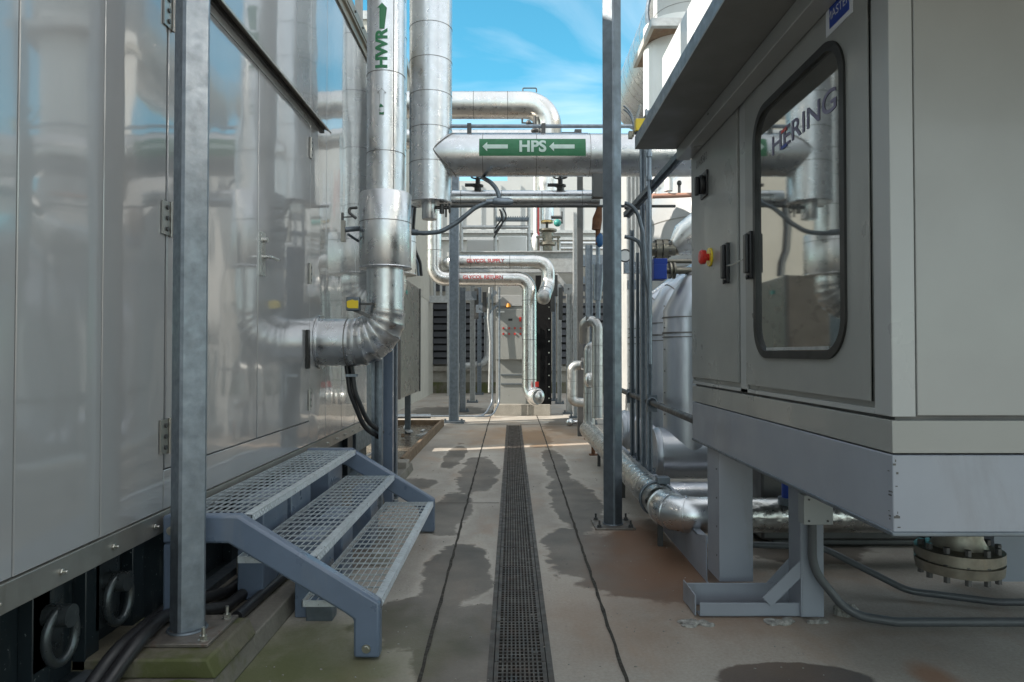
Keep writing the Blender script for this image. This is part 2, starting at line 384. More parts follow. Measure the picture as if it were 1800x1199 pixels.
# ------------------------------------------------------------------ ground
g = MB(); GX0, GX1 = -.118, .198
g.box(-60, GX0, -20, 90, -.3, 0); g.box(GX1, 60, -20, 90, -.3, 0); g.box(GX0, GX1, 14.45, 90, -.3, 0); g.box(GX0, GX1, -20, -1, -.3, 0)
struct(g.build('ground', floorm))
far = MB().box(-1500, 1500, 90, 2900, -.3, -.02).box(-1500,-60,-1500,90,-.3,-.02).box(60,1500,-1500,90,-.3,-.02).box(-60,60,-1500,-20,-.3,-.02)
struct(far.build('far_ground', conc))
def joint(name, pts, wd, label):
    mb = MB(); pp = []
    for (x0, y0), (x1, y1) in zip(pts[:-1], pts[1:]):
        n = max(2, int(math.hypot(x1-x0, y1-y0)/.12))
        for i in range(n): pp.append((x0+(x1-x0)*i/n, y0+(y1-y0)*i/n))
    pp.append(pts[-1]); vs = []; along = abs(pts[0][1]-pts[-1][1]) > abs(pts[0][0]-pts[-1][0])
    for x, y in pp:
        w1 = wd*random.uniform(.35, .75); w2 = wd*random.uniform(.35, .75); d = random.uniform(-.003, .003)
        if along: vs += [(x-w1+d, y, .004), (x+w2+d, y, .004)]
        else: vs += [(x, y-w1+d, .0045), (x, y+w2+d, .0045)]
    mb.add(vs, [(2*i, 2*i+1, 2*i+3, 2*i+2) for i in range(len(pp)-1)])
    return struct(mb.build(name, jointm))
joint('floor_joint', [(-.44,1.2),(-.43,3.1),(-.47,9),(-.51,14.2),(-.52,24)], .018, '')
joint('floor_joint', [(.52,1.2),(.53,3.1),(.57,9),(.60,14.2),(.6,17)], .018, '')
joint('floor_joint', [(-1.4,14.6),(2.5,14.6)], .03, '')
joint('floor_joint', [(-1.3,6.95),(-.13,6.95)], .012, '')
# drain channel
dr = thing('floor_drain', 'long cast iron slotted drain grating running down the middle of the concrete floor', 'drain', (.04, 2, 0))
ch = MB(); ch.box(GX0, GX0+.008, -1, 14.45, -.3, -.001); ch.box(GX1-.008, GX1, -1, 14.45, -.3, -.001); ch.box(GX0, GX1, -1, 14.45, -.32, -.30)
ch.build('channel', blackp, dr)
fr = MB(); fr.box(GX0, GX0+.028, -1, 14.45, -.03, .003); fr.box(GX1-.028, GX1, -1, 14.45, -.03, .003); fr.build('frame', cast, dr)
nb = 10; ix0, ix1 = GX0+.032, GX1-.032; cell = (ix1-ix0)/nb
y = 1.4; k = 0
while y < 14.3:
    gm = MB(); L0 = .5; y1 = y+L0-.008
    gm.box(ix0, ix0+.02, y, y1, -.02, 0); gm.box(ix1-.02, ix1, y, y1, -.02, 0)
    bx0, bx1 = ix0+.02, ix1-.02; c2 = (bx1-bx0)/nb
    for i in range(1, nb): gm.box(bx0+i*c2-.0045, bx0+i*c2+.0045, y, y1, -.02, 0)
    nr = 13; cy = (y1-y)/nr
    for j in range(nr+1): gm.box(bx0, bx1, y+j*cy-.006, y+j*cy+.006, -.021, -.001)
    gm.box(bx1-c2*1.9, bx1-c2*.6, y+2.2*cy, y+2.9*cy, -.015, .001)
    gm.build('grating', cast, dr); y += L0; k += 1

# ------------------------------------------------------------------ slab and plinth at left
sl = MB(); sl.prism([(-6,0),(-1.28,0),(-1.30,.10),(-6,.10)], 'y', -2, 3.46); sl.prism([(-6,0),(-1.28,0),(-1.30,.10),(-6,.10)], 'y', 3.46, 8.9)
struct(sl.build('pavement_slab', conc_s, None, None, .008))
pl = thing('concrete_plinth', 'mossy concrete plinth under the big galvanised column at the left', 'plinth', (-1.6,3.2,0))
MB().prism([(-1.95,.1),(-1.29,.1),(-1.33,.185),(-1.95,.185)], 'y', 3.0, 3.48).build('block', conc_m, pl, None, .01)
mm = MB(); mm.blob((-1.42,2.86,.09), (.13,.12,.05), 10, .06); mm.blob((-1.57,2.80,.09), (.09,.1,.03), 8, .1); mm.build('moss_lump', moss_m, pl)

# ------------------------------------------------------------------ steel columns
def column(x, y, z0, z1, label):
    t = thing('steel_column', label, 'column', (x,y,z0), 'square galvanised columns beside the walkway')
    s = .0635; c = .012; poly = [(-s+c,-s),(s-c,-s),(s,-s+c),(s,s-c),(s-c,s),(-s+c,s),(-s,s-c),(-s,-s+c)]
    a = R(45); poly = [(x+u*math.cos(a)-v*math.sin(a), y+u*math.sin(a)+v*math.cos(a)) for u, v in poly]
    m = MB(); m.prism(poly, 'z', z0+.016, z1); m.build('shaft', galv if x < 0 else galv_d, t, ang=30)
    b = MB(); b.box(x-.175, x+.175, y-.175, y+.175, z0, z0+.016); b.build('base_plate', metal('base_plate_steel', (.2,.18,.16), .5, .6, .3, 9, (.14,.06,.03), .8), t, None, .003)
    wd = MB(); wd.torus((x,y,z0+.018), (0,0,1), .085, .008, 24, 6); wd.build('weld', galv_d, t)
    for dx in (-.135, .135):
        for dy in (-.13, .13):
            q = MB(); X, Y = x+dx, y+dy
            q.cyl((X,Y,z0+.016), (X,Y,z0+.020), .024, n=16); q.cyl((X,Y,z0+.020), (X,Y,z0+.038), .018, n=6); q.cyl((X,Y,z0+.038), (X,Y,z0+.075), .009, n=10)
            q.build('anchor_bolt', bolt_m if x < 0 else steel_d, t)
    return t
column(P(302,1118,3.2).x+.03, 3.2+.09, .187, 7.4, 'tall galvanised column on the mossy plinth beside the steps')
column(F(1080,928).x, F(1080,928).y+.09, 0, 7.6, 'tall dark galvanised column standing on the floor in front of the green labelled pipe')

# ------------------------------------------------------------------ left container
WX = -1.76
ct = thing('equipment_container', 'huge glossy grey panelled container with double door raised on a black skid', 'container', (-3,3,.1))
MB().box(-4.6, WX-.045, -2, 8.28, .66, 5.12).build('body', steel_d, ct)
cuts = [-2, -.9, .3, 1.35, 2.42, 2.93, 3.46]
wp = MB()
for a, b in zip(cuts[:-1], cuts[1:]): wp.box(WX-.04, WX, a+.003, b-.003, .73, 5.1)
DZ0, DZ1 = .935, 3.50
wp.box(WX-.04, WX, 3.463, 5.93, .73, DZ0-.006); wp.box(WX-.04, WX, 3.463, 5.93, DZ1+.01, 5.1)
for a, b in zip([5.93, 6.45, 7.05, 7.65], [6.45, 7.05, 7.65, 8.28]): wp.box(WX-.04, WX, a+.003, b-.003, .73, 5.1)
wp.build('wall_panels', wallm, ct, None, .004)
tr = MB(); tr.box(WX-.06, WX+.012, -2, 8.28, .622, .726)
for k in range(30):
    yy = .25+k*.345
    tr.cyl((WX+.012,yy,.672), (WX+.020,yy,.672), .014, n=6, m=1); tr.cyl((WX+.020,yy,.672), (WX+.036,yy,.672), .006, n=8, m=1)
tr.build('base_trim', [metal('trim_steel', (.32,.31,.29), .38, .7, .12, 4, (.2,.18,.15), .4), bolt_m], ct, None, .002)
def door(y0, y1):
    m = MB(); m.box(WX-.03, WX+.003, y0+.006, y1-.006, DZ0, DZ1); return m.build('door', wallm, ct, None, .005)
d1 = door(3.463, 4.71); d2 = door(4.71, 5.93)
def hinge(par, y, z, k=1):
    m = MB(); m.box(WX+.003, WX+.010, y-.045, y+.035, z-.085, z+.085); m.cyl((WX+.014,y+.04*k,z-.09), (WX+.014,y+.04*k,z+.09), .011, n=12)
    for q in (-.055, 0, .055): m.cyl((WX+.010,y,z+q), (WX+.017,y,z+q), .012, n=10, m=1)
    return m.build('hinge', [metal('hinge_steel', (.35,.34,.32), .35, .9), steel_d], par)
for py in (20, 384, 767): hinge(d1, 3.455, P(289,py,3.46).z)
for py in (260, 481, 703): hinge(d2, 5.93, P(543,py,5.9).z, -1)
hd = MB(); Y = 4.78; zc = P(462,447,Y).z; hd.box(WX+.003, WX+.018, Y-.05, Y+.035, zc-.15, zc+.15)
hd.cyl((WX+.014,Y,zc+.10), (WX+.045,Y,zc+.10), .018, n=16); hd.cyl((WX+.014,Y,zc-.02), (WX+.07,Y,zc-.02), .012, n=12)
hd.sweep(bend([(WX+.06,Y,zc-.02),(WX+.068,Y+.03,zc-.02),(WX+.068,Y+.15,zc-.022)], .01), .011, 12); hd.build('handle', metal('door_handle_steel', (.55,.55,.53), .3, .9), d2, None, .002)
sm = MB(); sm.box(WX+.006, WX+.03, 5.80, 5.86, P(536,648,5.85).z, P(536,580,5.85).z); sm.build('door_stop_strip', rub, d2, None, .004)
lg = MB(); lz = 3.60
lg.prism([(WX,lz+.015),(WX+.085,lz-.03),(WX+.085,lz-.045),(WX+.078,lz-.045),(WX+.076,lz-.032),(WX,lz+.005)], 'y', 3.2, 6.30); lg.prism([(WX,lz-.04),(WX+.02,lz-.04),(WX+.02,lz+.005),(WX,lz+.005)], 'y', 3.2, 6.30, 1)
lg.build('drip_ledge', [metal('ledge_steel', (.36,.34,.30), .4, .6), steel_d], ct)
rf = MB(); rf.box(-4.6, WX+.05, -2, 8.3, 5.14, 5.17); rf.box(WX-.02, WX+.06, -2, 8.3, 5.17, 5.28); rf.box(WX+.004, WX+.02, -2, 8.3, 5.06, 5.14)
for k in range(22): rf.cyl((WX+.06,.3+k*.37,5.22), (WX+.075,.3+k*.37,5.22), .014, n=8, m=1)
rf.build('roof_flange', [metal('roof_edge_steel', (.34,.31,.26), .45, .5), steel_d], ct, None, .003)
rp = MB()
for k in range(5): rp.box(WX-.14, WX-.06, 5.7+k*.62, 5.78+k*.62, 5.28, 6.5)
rp.box(WX-.16, WX-.05, 5.2, 8.3, 6.4, 6.5); rp.build('roof_railing', white_g, ct)
MB().box(-5.2, -3.0, 3.6, 9.0, 5.18, 7.68).build('roof_shade_box', white_g, ct, None, .02)  # unseen box added on the roof to shade the column and pipes
bs = MB(); bs.box(-4.5, WX-.16, -2, 8.25, .12, .62); bs.box(WX-.16, WX-.02, -2, 8.25, .10, .135); bs.box(WX-.16, WX-.03, -2, 8.25, .60, .62)
for yy in (2.45, 2.72, 3.05, 3.42, 3.9, 4.6, 5.4, 6.2, 7.0, 7.8): bs.box(WX-.16, WX-.10, yy-.05, yy+.05, .135, .60)
bs.build('skid_frame', speck, ct, None, .004)
MB().box(WX-.10, WX-.015, -2, 8.25, .10, .142).build('skid_flange', galv_d, ct, 'grey lower flange of the black skid')
for px, py in ((112,1105),(212,1042)):
    Y = 1.82*1200/(900-px); c = P(px, py, Y); lm = MB(); x0 = WX-.13
    lm.box(x0, x0+.03, c.y-.10, c.y+.08, c.z-.14, c.z+.16)
    lm.cyl((x0+.02,c.y-.02,c.z+.06), (x0+.13,c.y-.02,c.z+.06), .045, n=20)
    pts = [Vector((x0+.085+.01*math.sin(a), c.y-.02+.075*math.sin(a), c.z-.02+.105*math.cos(a))) for a in [2*math.pi*i/28 for i in range(29)]]
    lm.sweep(pts, .019, 12); lm.build('lifting_lug', metal('lug_steel', (.06,.07,.075), .3, .6, .3, 8, (.3,.25,.2), .25), ct)

# ------------------------------------------------------------------ steps
st = thing('steps', 'blue grey painted metal steps with three open grating treads up to the container door', 'steps', (-1.2,4.6,0))
y0, y1 = 3.40, 5.80
def stringer(ya, yb):
    m = MB()
    outp = [(-1.735,.715),(-1.36,.715),(-.655,.285),(-.655,.012),(-.785,.012),(-.785,.20),(-.83,.232),(-1.41,.575),(-1.735,.575)]
    m.prism(outp, 'y', ya, yb); m.box(-1.735,-1.66,ya+.006,yb-.006,.105,.574); return m.build('stringer', stair_p, st, None, .014)
stringer(y0, y0+.075); stringer(y1-.02, y1+.055)
for zt, xb, xf in ((.700,-1.725,-1.32),(.488,-1.395,-.99),(.268,-1.065,-.662)):
    m = MB(); a, b = y0+.08, y1-.025
    m.box(xb, xb+.005, a, b, zt-.032, zt); 
    for yy in (a, b-.005): m.box(xb, xf, yy, yy+.005, zt-.032, zt)
    nx = 10
    for i in range(1, nx): xx = xb+(xf-.04-xb)*i/nx; m.box(xx-.0018, xx+.0018, a, b, zt-.007, zt-.001)
    ny = 22
    for j in range(1, ny): yy = a+(b-a)*j/ny; m.box(xb, xf-.04, yy-.002, yy+.002, zt-.009, zt)
    td = m.build('tread', grate_g, st)
    n = MB(); n.prism([(xf-.045,zt-.004),(xf-.045,zt+.003),(xf,zt+.003),(xf,zt-.036),(xf-.005,zt-.036),(xf-.005,zt-.004)], 'y', a, b)
    random.seed(3)
    for j in range(110):
        yy = a+.01+(b-a-.02)*j/110; n.obox((xf-.036+.022*(j%2),yy,zt+.0035), (xf-.024+.022*(j%2),yy+.010,zt+.0035), .004, .002)
        n.obox((xf+.0008,yy,zt-.03+.014*(j%2)), (xf+.0008,yy+.009,zt-.021+.014*(j%2)), .003, .0025, 0, (1,0,0))
    n.build('nosing', grate_g, td)
    for yy in (y0+.55, y0+1.05, y1-.45):
        if zt > .3: q = MB(); q.box(xf-.26, xf-.11, yy, yy+.42*(zt/.7), .10 if zt > .6 else .0, zt-.034); q.build('riser_support', stair_p, st, None, .006)
MB().box(-1.76,-1.58,4.38,4.5,.10,.22).build('foot_block', conc, st, None, .006)
MB().box(-1.17,-1.02,3.90,4.0,.0,.10).build('foot_bracket', galv_d, st, None, .004)
MB().box(-1.0,-.88,y0+1.5,y0+1.62,.0,.10).build('foot_block', conc, st, None, .006)

# ------------------------------------------------------------------ black hoses
def hose(pts, r, label, grp=None, m=black, name='hose', cat='hose'):
    mb = MB(); mb.sweep(bend(pts, .25, 7), r, 14); o = mb.build(name, m); return tag(o, label, cat, grp)
hose([(-1.50,2.0,.03),(-1.72,2.75,.05),(-1.66,3.05,.24),(-1.70,3.35,.24),(-1.56,3.75,.135),(-1.52,4.6,.135),(-1.6,5.9,.135)], .032, 'thick black hose nearest the walkway curving past the mossy plinth', 'black hoses under the steps')
hose([(-1.58,1.9,.03),(-1.78,2.75,.05),(-1.73,3.0,.22),(-1.76,3.5,.22),(-1.65,4.0,.135),(-1.62,5.9,.135)], .032, 'thick black hose lying against the inner side of its twin by the mossy plinth', 'black hoses under the steps')
hose([(-1.45,3.62,.133),(-1.42,4.4,.133),(-1.45,5.6,.133)], .030, 'short black hose lying on the slab under the steps', 'black hoses under the steps')

# ------------------------------------------------------------------ HWR riser with elbow into the container
def riser(name, label, cx, cy, zel, r, rs, zs0, zs1, ztop, hr, rough_elbow=True, mt=alu):
    t = thing(name, label, 'pipe', (cx,cy,zel)); 
    m = MB(); m.cyl((cx,cy,zs1), (cx,cy,ztop), r, n=48); bands(m, (cx,cy,zs1), (cx,cy,ztop), r, .72, start=.36, n=48)
    m.box(cx+r*.55, cx+r*.55+.004, cy-r*.86, cy-r*.80, zs1, ztop, 1); m.build('pipe', [mt, seam], t)
    s = MB(); s.lathe((cx,cy,zs0), (0,0,1), [(0,r*.9),(0,rs-.012),(.018,rs),(zs1-zs0-.012,rs),(zs1-zs0,rs-.008),(zs1-zs0+.004,r*.9)], 56); s.torus((cx,cy,zs0+.012),(0,0,1),rs,.008,48,6)
    bands(s, (cx,cy,zs0), (cx,cy,zs1), rs, .36, start=.42, n=56); s.build('sleeve', [mt, seam], t)
    e = MB(); e.cyl((cx,cy,zel+hr*1.35), (cx,cy,zs0), r*.98, n=48); RB = hr*1.25
    pts = bend([(cx,cy,zel+RB+.02),(cx,cy,zel),(cx-RB-.02,cy,zel)], RB, 6)
    k = len(pts); rad = [r*.98+(hr-r*.98)*min(1,i/(k*.6)) for i in range(k)]
    for i in range(k-1):
        p0, p1 = pts[i], pts[i+1]; T = (p1-p0).normalized(); n0 = T if i == 0 else (T+(pts[i]-pts[i-1]).normalized()).normalized()
        e.sweep([p0-T*.02, p0+T*.012, p0+T*.022, p1+T*.02], [rad[i]*1.03, rad[i]*1.034, rad[i]*1.004, rad[i+1]*1.0], 48, 0)
    e.sweep([(cx-RB,cy,zel),(WX+.02,cy,zel)], hr, 48); e.sweep([(cx-RB-.06,cy,zel),(cx-RB-.07,cy,zel)], hr+.004, 48, 1)
    e.build('elbow', [mt, seam], t)
    f = MB(); f.sweep([(WX+.003,cy,zel),(WX+.02,cy,zel)], hr+.03, 48); f.build('wall_flange', [mt], t)
    return t
YR = 6.25
hw = riser('hot_water_pipe', 'silver insulated riser lettered HWR with a green arrow, elbow into the container', -223/1200*YR, YR, P(600,601,6.1).z, .173, .235, P(0,468,6.02).z, P(0,331,6.02).z, 7.5, .215)
cx = -223/1200*YR; rr = .1775
def on_riser(u, v):   # u along pipe height, v around
    a = v/rr+math.radians(-90-2); return Vector((cx+rr*math.cos(a), YR+rr*math.sin(a), u))
zc = P(0,85,6.07).z
text_mesh('HWR', .15, green, 'lettering', hw, lambda u, v: on_riser(zc+u, -v), .02, .006)
def arrow_fn(L, hw_, sh):  # arrow outline pointing +u
    return [(-L/2,-sh),(L/2-hw_*1.0,-sh),(L/2-hw_*1.0,-hw_),(L/2,0),(L/2-hw_*1.0,hw_),(L/2-hw_*1.0,sh),(-L/2,sh)]
def flat_poly(name, poly, m, parent, fn, step=.02):
    bm = bmesh.new(); vs = [bm.verts.new((a, b, 0)) for a, b in poly]; f = bm.faces.new(vs); bmesh.ops.triangulate(bm, faces=[f])
    for a in (0, 1):
        lo = min(p[a] for p in poly); hi = max(p[a] for p in poly); q = lo
        while q < hi:
            q += step; n = [0,0,0]; n[a] = 1; c = [0,0,0]; c[a] = q
            bmesh.ops.bisect_plane(bm, geom=bm.verts[:]+bm.edges[:]+bm.faces[:], plane_co=c, plane_no=n)
    off = wloc(parent)
    for v in bm.verts: v.co = fn(v.co.x, v.co.y)-off
    me = bpy.data.meshes.new(name); bm.to_mesh(me); bm.free(); me.materials.append(m)
    o = bpy.data.objects.new(name, me); COL.objects.link(o); o.parent = parent; return o
za = P(0,27,6.07).z
flat_poly('arrow', arrow_fn(.235,.045,.023), green, hw, lambda u, v: on_riser(za+u, v))
zb = P(0,178,6.07).z
oa = arrow_fn(.235,.04,.021)
def outline(name, poly, wdt, m, parent, fn):
    n = len(poly); 
    for i in range(n):
        a = Vector(poly[i]); b = Vector(poly[(i+1)%n]); d = (b-a).normalized(); q = Vector((-d.y, d.x))*wdt/2
    mb = MB()
    for i in range(n):
        a = Vector(poly[i]); b = Vector(poly[(i+1)%n]); k = max(1, int((b-a).length/.02))
        pts = [fn(*(a+(b-a)*j/k)) for j in range(k+1)]; mb.sweep(pts, wdt/2, 6)
    return mb.build(name, m, parent)
outline('faded_arrow', oa, .003, seam, hw, lambda u, v: on_riser(zb+u, v))
flat_poly('arrow_remnant', [(-.118,-.021),(-.095,-.021),(-.1,-.0),(-.094,.021),(-.118,.021)], green, hw, lambda u, v: on_riser(zb+u, v))
flat_poly('arrow_remnant', [(-.05,-.021),(-.018,-.012),(-.03,.006),(-.048,.018)], green, hw, lambda u, v: on_riser(zb+u, v))
YS = 8.7
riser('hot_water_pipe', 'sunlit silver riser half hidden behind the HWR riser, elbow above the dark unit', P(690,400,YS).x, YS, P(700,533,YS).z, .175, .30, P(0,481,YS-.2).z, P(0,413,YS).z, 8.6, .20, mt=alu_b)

# ------------------------------------------------------------------ HPS pipe
YH = 8.0; rH = .25; cxh = P(757,300,YH).x; zH = P(900,273,YH).z
hp = thing('steam_pipe', 'large silver insulated pipe lettered HPS on a green band crossing above the walkway', 'pipe', (cxh,YH,zH))
m = MB(); zb0 = P(0,352,YH-.2).z; m.lathe((cxh,YH,zb0), (0,0,1), [(0,.10),(0,rH-.006),(.006,rH),(9-zb0,rH)], 56)
bands(m, (cxh,YH,zb0), (cxh,YH,9), rH, .40, start=.46, n=56); m.torus((cxh,YH,zb0+.01),(0,0,1),rH,.007,48,6); m.build('riser', [alu, seam], hp)
m = MB(); xe = 3.2; m.sweep([(cxh+.02,YH,zH),(cxh+.30,YH,zH),(xe,YH,zH)], [.235,rH-.004,rH-.004], 56)
bands(m, (cxh,YH,zH), (xe,YH,zH), rH-.004, .62, start=.62, n=56)
# welded mitre line where the branch leaves the riser
pts = []
for i in range(41):
    a = 2*math.pi*i/40; yy = .247*math.cos(a); zz = .247*math.sin(a); xx = math.sqrt(max(0, rH*rH-yy*yy))
    pts.append((cxh+xx*.75+.03+.08*abs(math.sin(a)), YH+yy, zH+zz))
m.sweep(pts, .006, 6, 1); m.build('branch', [alu, seam], hp)
m = MB(); cst = P(755,372,YH).x; zs = P(0,386,YH).z
m.lathe((cst,YH,zs), (0,0,1), [(0,.07),(0,.086),(.006,.09),(zb0-zs+.01,.09)], 36); m.build('drain_stub', alu, hp)
m = MB(); m.cyl((cst+.08,YH-.05,zs+.13), (cst+.24,YH-.05,zs+.13), .02, n=10); m.cyl((cst+.15,YH-.05,zs+.06), (cst+.15,YH-.05,zs+.17), .028, n=10); m.cyl((cst+.2,YH-.05,zs+.02), (cst+.2,YH-.05,zs+.17), .012, n=8); m.torus((cst+.24,YH-.05,zs+.12),(1,0,0),.05,.01,16,6)
m.build('drain_valve', steel_d, hp)
bx = P(936,266,YH-.25).x; rb = rH+.003
def on_br(u, v): a = v/rb-math.radians(90-8); return Vector((bx+u, YH+rb*math.cos(a+0), zH+rb*math.sin(a)+0)) 
def on_br(u, v, lift=0):
    a = math.pi-math.radians(-6)-0-v/rb-0   # front of pipe faces -Y
    a = math.radians(180-6)-v/rb
    return Vector((bx+u, YH+(rb+lift)*math.cos(a), zH+(rb+lift)*math.sin(a)))
hwid = (P(1030,0,7.75).x-P(843,0,7.75).x)/2
band = flat_poly('label_band', [(-hwid,-.105),(hwid,-.105),(hwid,.105),(-hwid,.105)], green, hp, lambda u, v: on_br(u, v), .03)
band['label'] = 'green painted band with white arrows and letters'
text_mesh('HPS', .185, pale, 'lettering', band, lambda u, v: on_br(u, v, .004), .02, .006)
for xa in (-hwid*.70, hwid*.55): flat_poly('arrow', [(-u, v) for u, v in arrow_fn(.29,.055,.024)], pale, band, lambda u, v, xa=xa: on_br(u+xa, v, .004), .02)
gp = MB()
for u, v0, v1 in ((-.098,-.07,-.012),(.0,-.07,.07)): pass
# rail pipes and clamps above
tg = thing('conduit_rail', 'slim twin rail with dark clamps running along the top of the green labelled pipe', 'rail', (0,YH,zH+.3))
m = MB(); z1 = P(0,222,YH).z; m.cyl((cxh+.2,YH,z1), (2.2,YH,z1), .022, n=14); z2 = P(0,231,YH).z; m.cyl((cxh+.2,YH+.1,z2), (P(1035,0,YH).x,YH+.1,z2), .016, n=12); m.build('rail', galv, tg)
for px in (825, 955):
    q = MB(); X = P(px,225,YH).x; q.box(X-.025, X+.025, YH-.03, YH+.03, zH+rH-.01, z1+.03); q.build('clamp', steel_d, tg, None, .004)
# lower pipe with gate valves
YL = 8.45; zL = P(0,350,YL).z; rL = .105
lp = thing('condensate_pipe', 'medium silver pipe with two handwheel valves directly under the green labelled pipe', 'pipe', (0,YL,zL))
m = MB(); m.cyl((P(785,0,YL).x,YL,zL), (P(1052,0,YL).x,YL,zL), rL, n=36); bands(m, (P(790,0,YL).x,YL,zL), (P(1052,0,YL).x,YL,zL), rL, .5, n=36); m.build('pipe', [alu, seam], lp)
m = MB(); m.cyl((P(720,0,YL).x,YL-.12,zL-.115), (2.0,YL-.12,zL-.115), .018, n=12); m.build('tracer_tube', steel_d, lp)
def valve(px, wheel=.08):
    X = P(px,330,YL).x; q = MB(); z = zL+rL
    q.cyl((X,YL,z-.01), (X,YL,z+.05), .045, n=16); q.cyl((X,YL,z+.05), (X,YL,z+.07), .07, n=16); q.cyl((X,YL,z+.07), (X,YL,z+.14), .03, n=12); q.cyl((X,YL,z+.14), (X,YL,z+.21), .011, n=8)
    q.cyl((X-.16,YL,z+.07), (X+.02,YL,z+.07), .022, n=10); b = q.build('valve', steel_d, lp)
    h = MB(); h.torus((X,YL,z+.17),(0,0,1),wheel,.011,24,8)
    for a in range(3): h.cyl((X,YL,z+.17), (X+wheel*math.cos(a*2.1),YL+wheel*math.sin(a*2.1),z+.17), .007, n=6)
    h.build('handwheel', steel_d, b)
valve(840); valve(985)
# flexible conduits
fc = thing('flexible_conduit', 'grey flexible conduit sagging from the HWR sleeve to a fitting under the green labelled pipe', 'conduit', P(800,380,7.8))
m = MB(); Yc = 7.7
pp = [P(x, y, Yc) for x, y in ((716,408),(745,410),(775,408),(805,390),(835,365),(860,355),(885,354))]; m.sweep(bend(pp, .3, 5), .026, 12)
m.build('hose', galv_d, fc)
m = MB(); m.sweep([P(866,354,Yc),P(870,354,Yc),P(896,355,Yc),P(902,355,Yc)], [.03,.045,.045,.025], 14); m.cyl(P(855,355,Yc), P(866,354,Yc), .034, n=12); m.build('fitting', galv, fc)
m = MB(); m.cyl(P(716,408,Yc), P(735,409,Yc), .034, n=12); m.build('coupling', galv_d, fc)
hose([P(878,352,Yc),P(876,335,Yc),P(862,320,Yc+.1),P(848,312,YH+.1)], .025, 'short grey conduit rising from the fitting behind the green labelled pipe', None, galv_d, 'conduit', 'conduit')

# fittings left of the HWR sleeve
ft = thing('pressure_gauge_tap', 'small dark tap and bracket between the glossy wall and the HWR sleeve', 'tap', P(600,400,6.1))
m = MB(); m.sweep(bend([P(628,365,6.1),P(614,366,6.1),P(614,374,6.1),P(626,384,6.1)], .02, 4), .013, 8); m.cyl(P(602,382,6.1), P(626,381,6.1), .006, n=6); m.cyl(P(602,374,6.1), P(602,390,6.1), .012, n=8); m.build('tube', steel_d, ft)
a = P(603,388,6.1); b_ = P(603,425,6.1); m = MB(); m.box(a.x-.015, a.x+.02, a.y-.02, a.y+.02, b_.z, a.z); m.build('bracket', dkunit, ft)
m = MB(); m.sweep(bend([P(606,404,6.1),P(615,403,6.12),P(630,402,6.2)], .05, 4), .024, 10); m.cyl(P(612,412,6.1), P(630,424,6.25), .012, n=8); m.build('branch_tube', galv_d, ft)
sn = thing('sensor_box', 'small grey sensor box with yellow face beside the HWR elbow', 'sensor', P(620,534,6.0))
a = P(620,534,6.0); m = MB(); m.box(a.x-.06, a.x+.055, 6.0, 6.08, a.z-.06, a.z+.06); m.build('housing', galv_d, sn, None, .008)
m = MB(); m.prism([(a.x-.05,a.z-.028),(a.x-.035,a.z-.04),(a.x+.05,a.z-.04),(a.x+.05,a.z+.028),(a.x+.02,a.z+.028),(a.x+.0,a.z+.036),(a.x-.035,a.z+.028),(a.x-.05,a.z+.02)], 'y', 5.99, 5.999); m.build('yellow_face', yellow, sn)
m = MB(); m.obox((a.x+.055,6.04,a.z), (a.x+.16,6.1,a.z+.005), .03, .02); m.obox((a.x,6.05,a.z-.05), (a.x+.16,6.1,a.z-.12), .03, .03); m.build('arm', steel_d, sn)
cb = MB(); 
hose([P(612,632,6.35)+V(-.02,0,0),P(615,690,6.35),P(640,752,6.45),P(668,770,6.7)], .022, 'left one of the paired grey cables looping down under the elbow', 'cables under the elbow', black, 'cable', 'cable')
hose([P(620,632,6.35)+V(-.02,0,0),P(624,690,6.35),P(646,742,6.45),P(672,760,6.7)], .022, 'right one of the paired grey cables looping down under the elbow', 'cables under the elbow', black, 'cable', 'cable')
cl = MB(); a = P(616,660,6.33); cl.box(a.x-.04, a.x+.06, 6.31, 6.36, a.z-.012, a.z+.012); tag(cl.build('cable_clamp', galv), 'small steel clamp holding the paired cables under the elbow', 'clamp')

# pipe support posts beyond the steps
def chan(x, Y, wd, dp, z0, z1, label, m=galv, grp=None, lip=True, name='strut_post', cat='post'):
    t = thing(name, label, cat, (x,Y,z0), grp); q = MB()
    q.box(x-wd/2, x-wd/2+.006, Y, Y+dp, z0, z1); q.box(x+wd/2-.006, x+wd/2, Y, Y+dp, z0, z1); q.box(x-wd/2+.006, x+wd/2-.006, Y+dp-.006, Y+dp, z0, z1)
    if lip: q.box(x-wd/2+.006, x-wd*.2, Y, Y+.006, z0, z1); q.box(x+wd*.2, x+wd/2-.006, Y, Y+.006, z0, z1)
    else: q.box(x-wd/2+.006, x+wd/2-.006, Y, Y+.006, z0, z1)
    q.build('shaft', m, t)
    b = MB(); b.box(x-wd*.9, x+wd*.9, Y-.05, Y+dp+.05, z0-.0, z0+.015)
    for sx in (-1, 1): b.cyl((x+sx*wd*.7,Y-.02,z0+.015), (x+sx*wd*.7,Y-.02,z0+.05), .012, n=6)
    b.build('foot_plate', galv_d, t); return t
gA = 'strut posts behind the steps'
chan(P(662,700,6.6).x, 6.6, .10, .08, 0, P(0,624,6.6).z, 'left strut post directly under the HWR elbow', galv, gA)
chan(P(681,700,6.9).x, 6.9, .10, .1, 0, 2.6, 'middle blue grey post just right of the HWR elbow post', stair_p, gA, False)
chan(P(693,700,7.2).x, 7.2, .05, .08, 0, 3.0, 'thin rearmost strut post right of the HWR elbow', galv, gA)
MB_ = MB(); a = F(706,838); MB_.box(a.x-.1, a.x+.06, a.y, a.y+.25, 0, .18); tag(MB_.build('concrete_block', conc, None, None, .01), 'small pale concrete block on the floor beyond the steps', 'block')
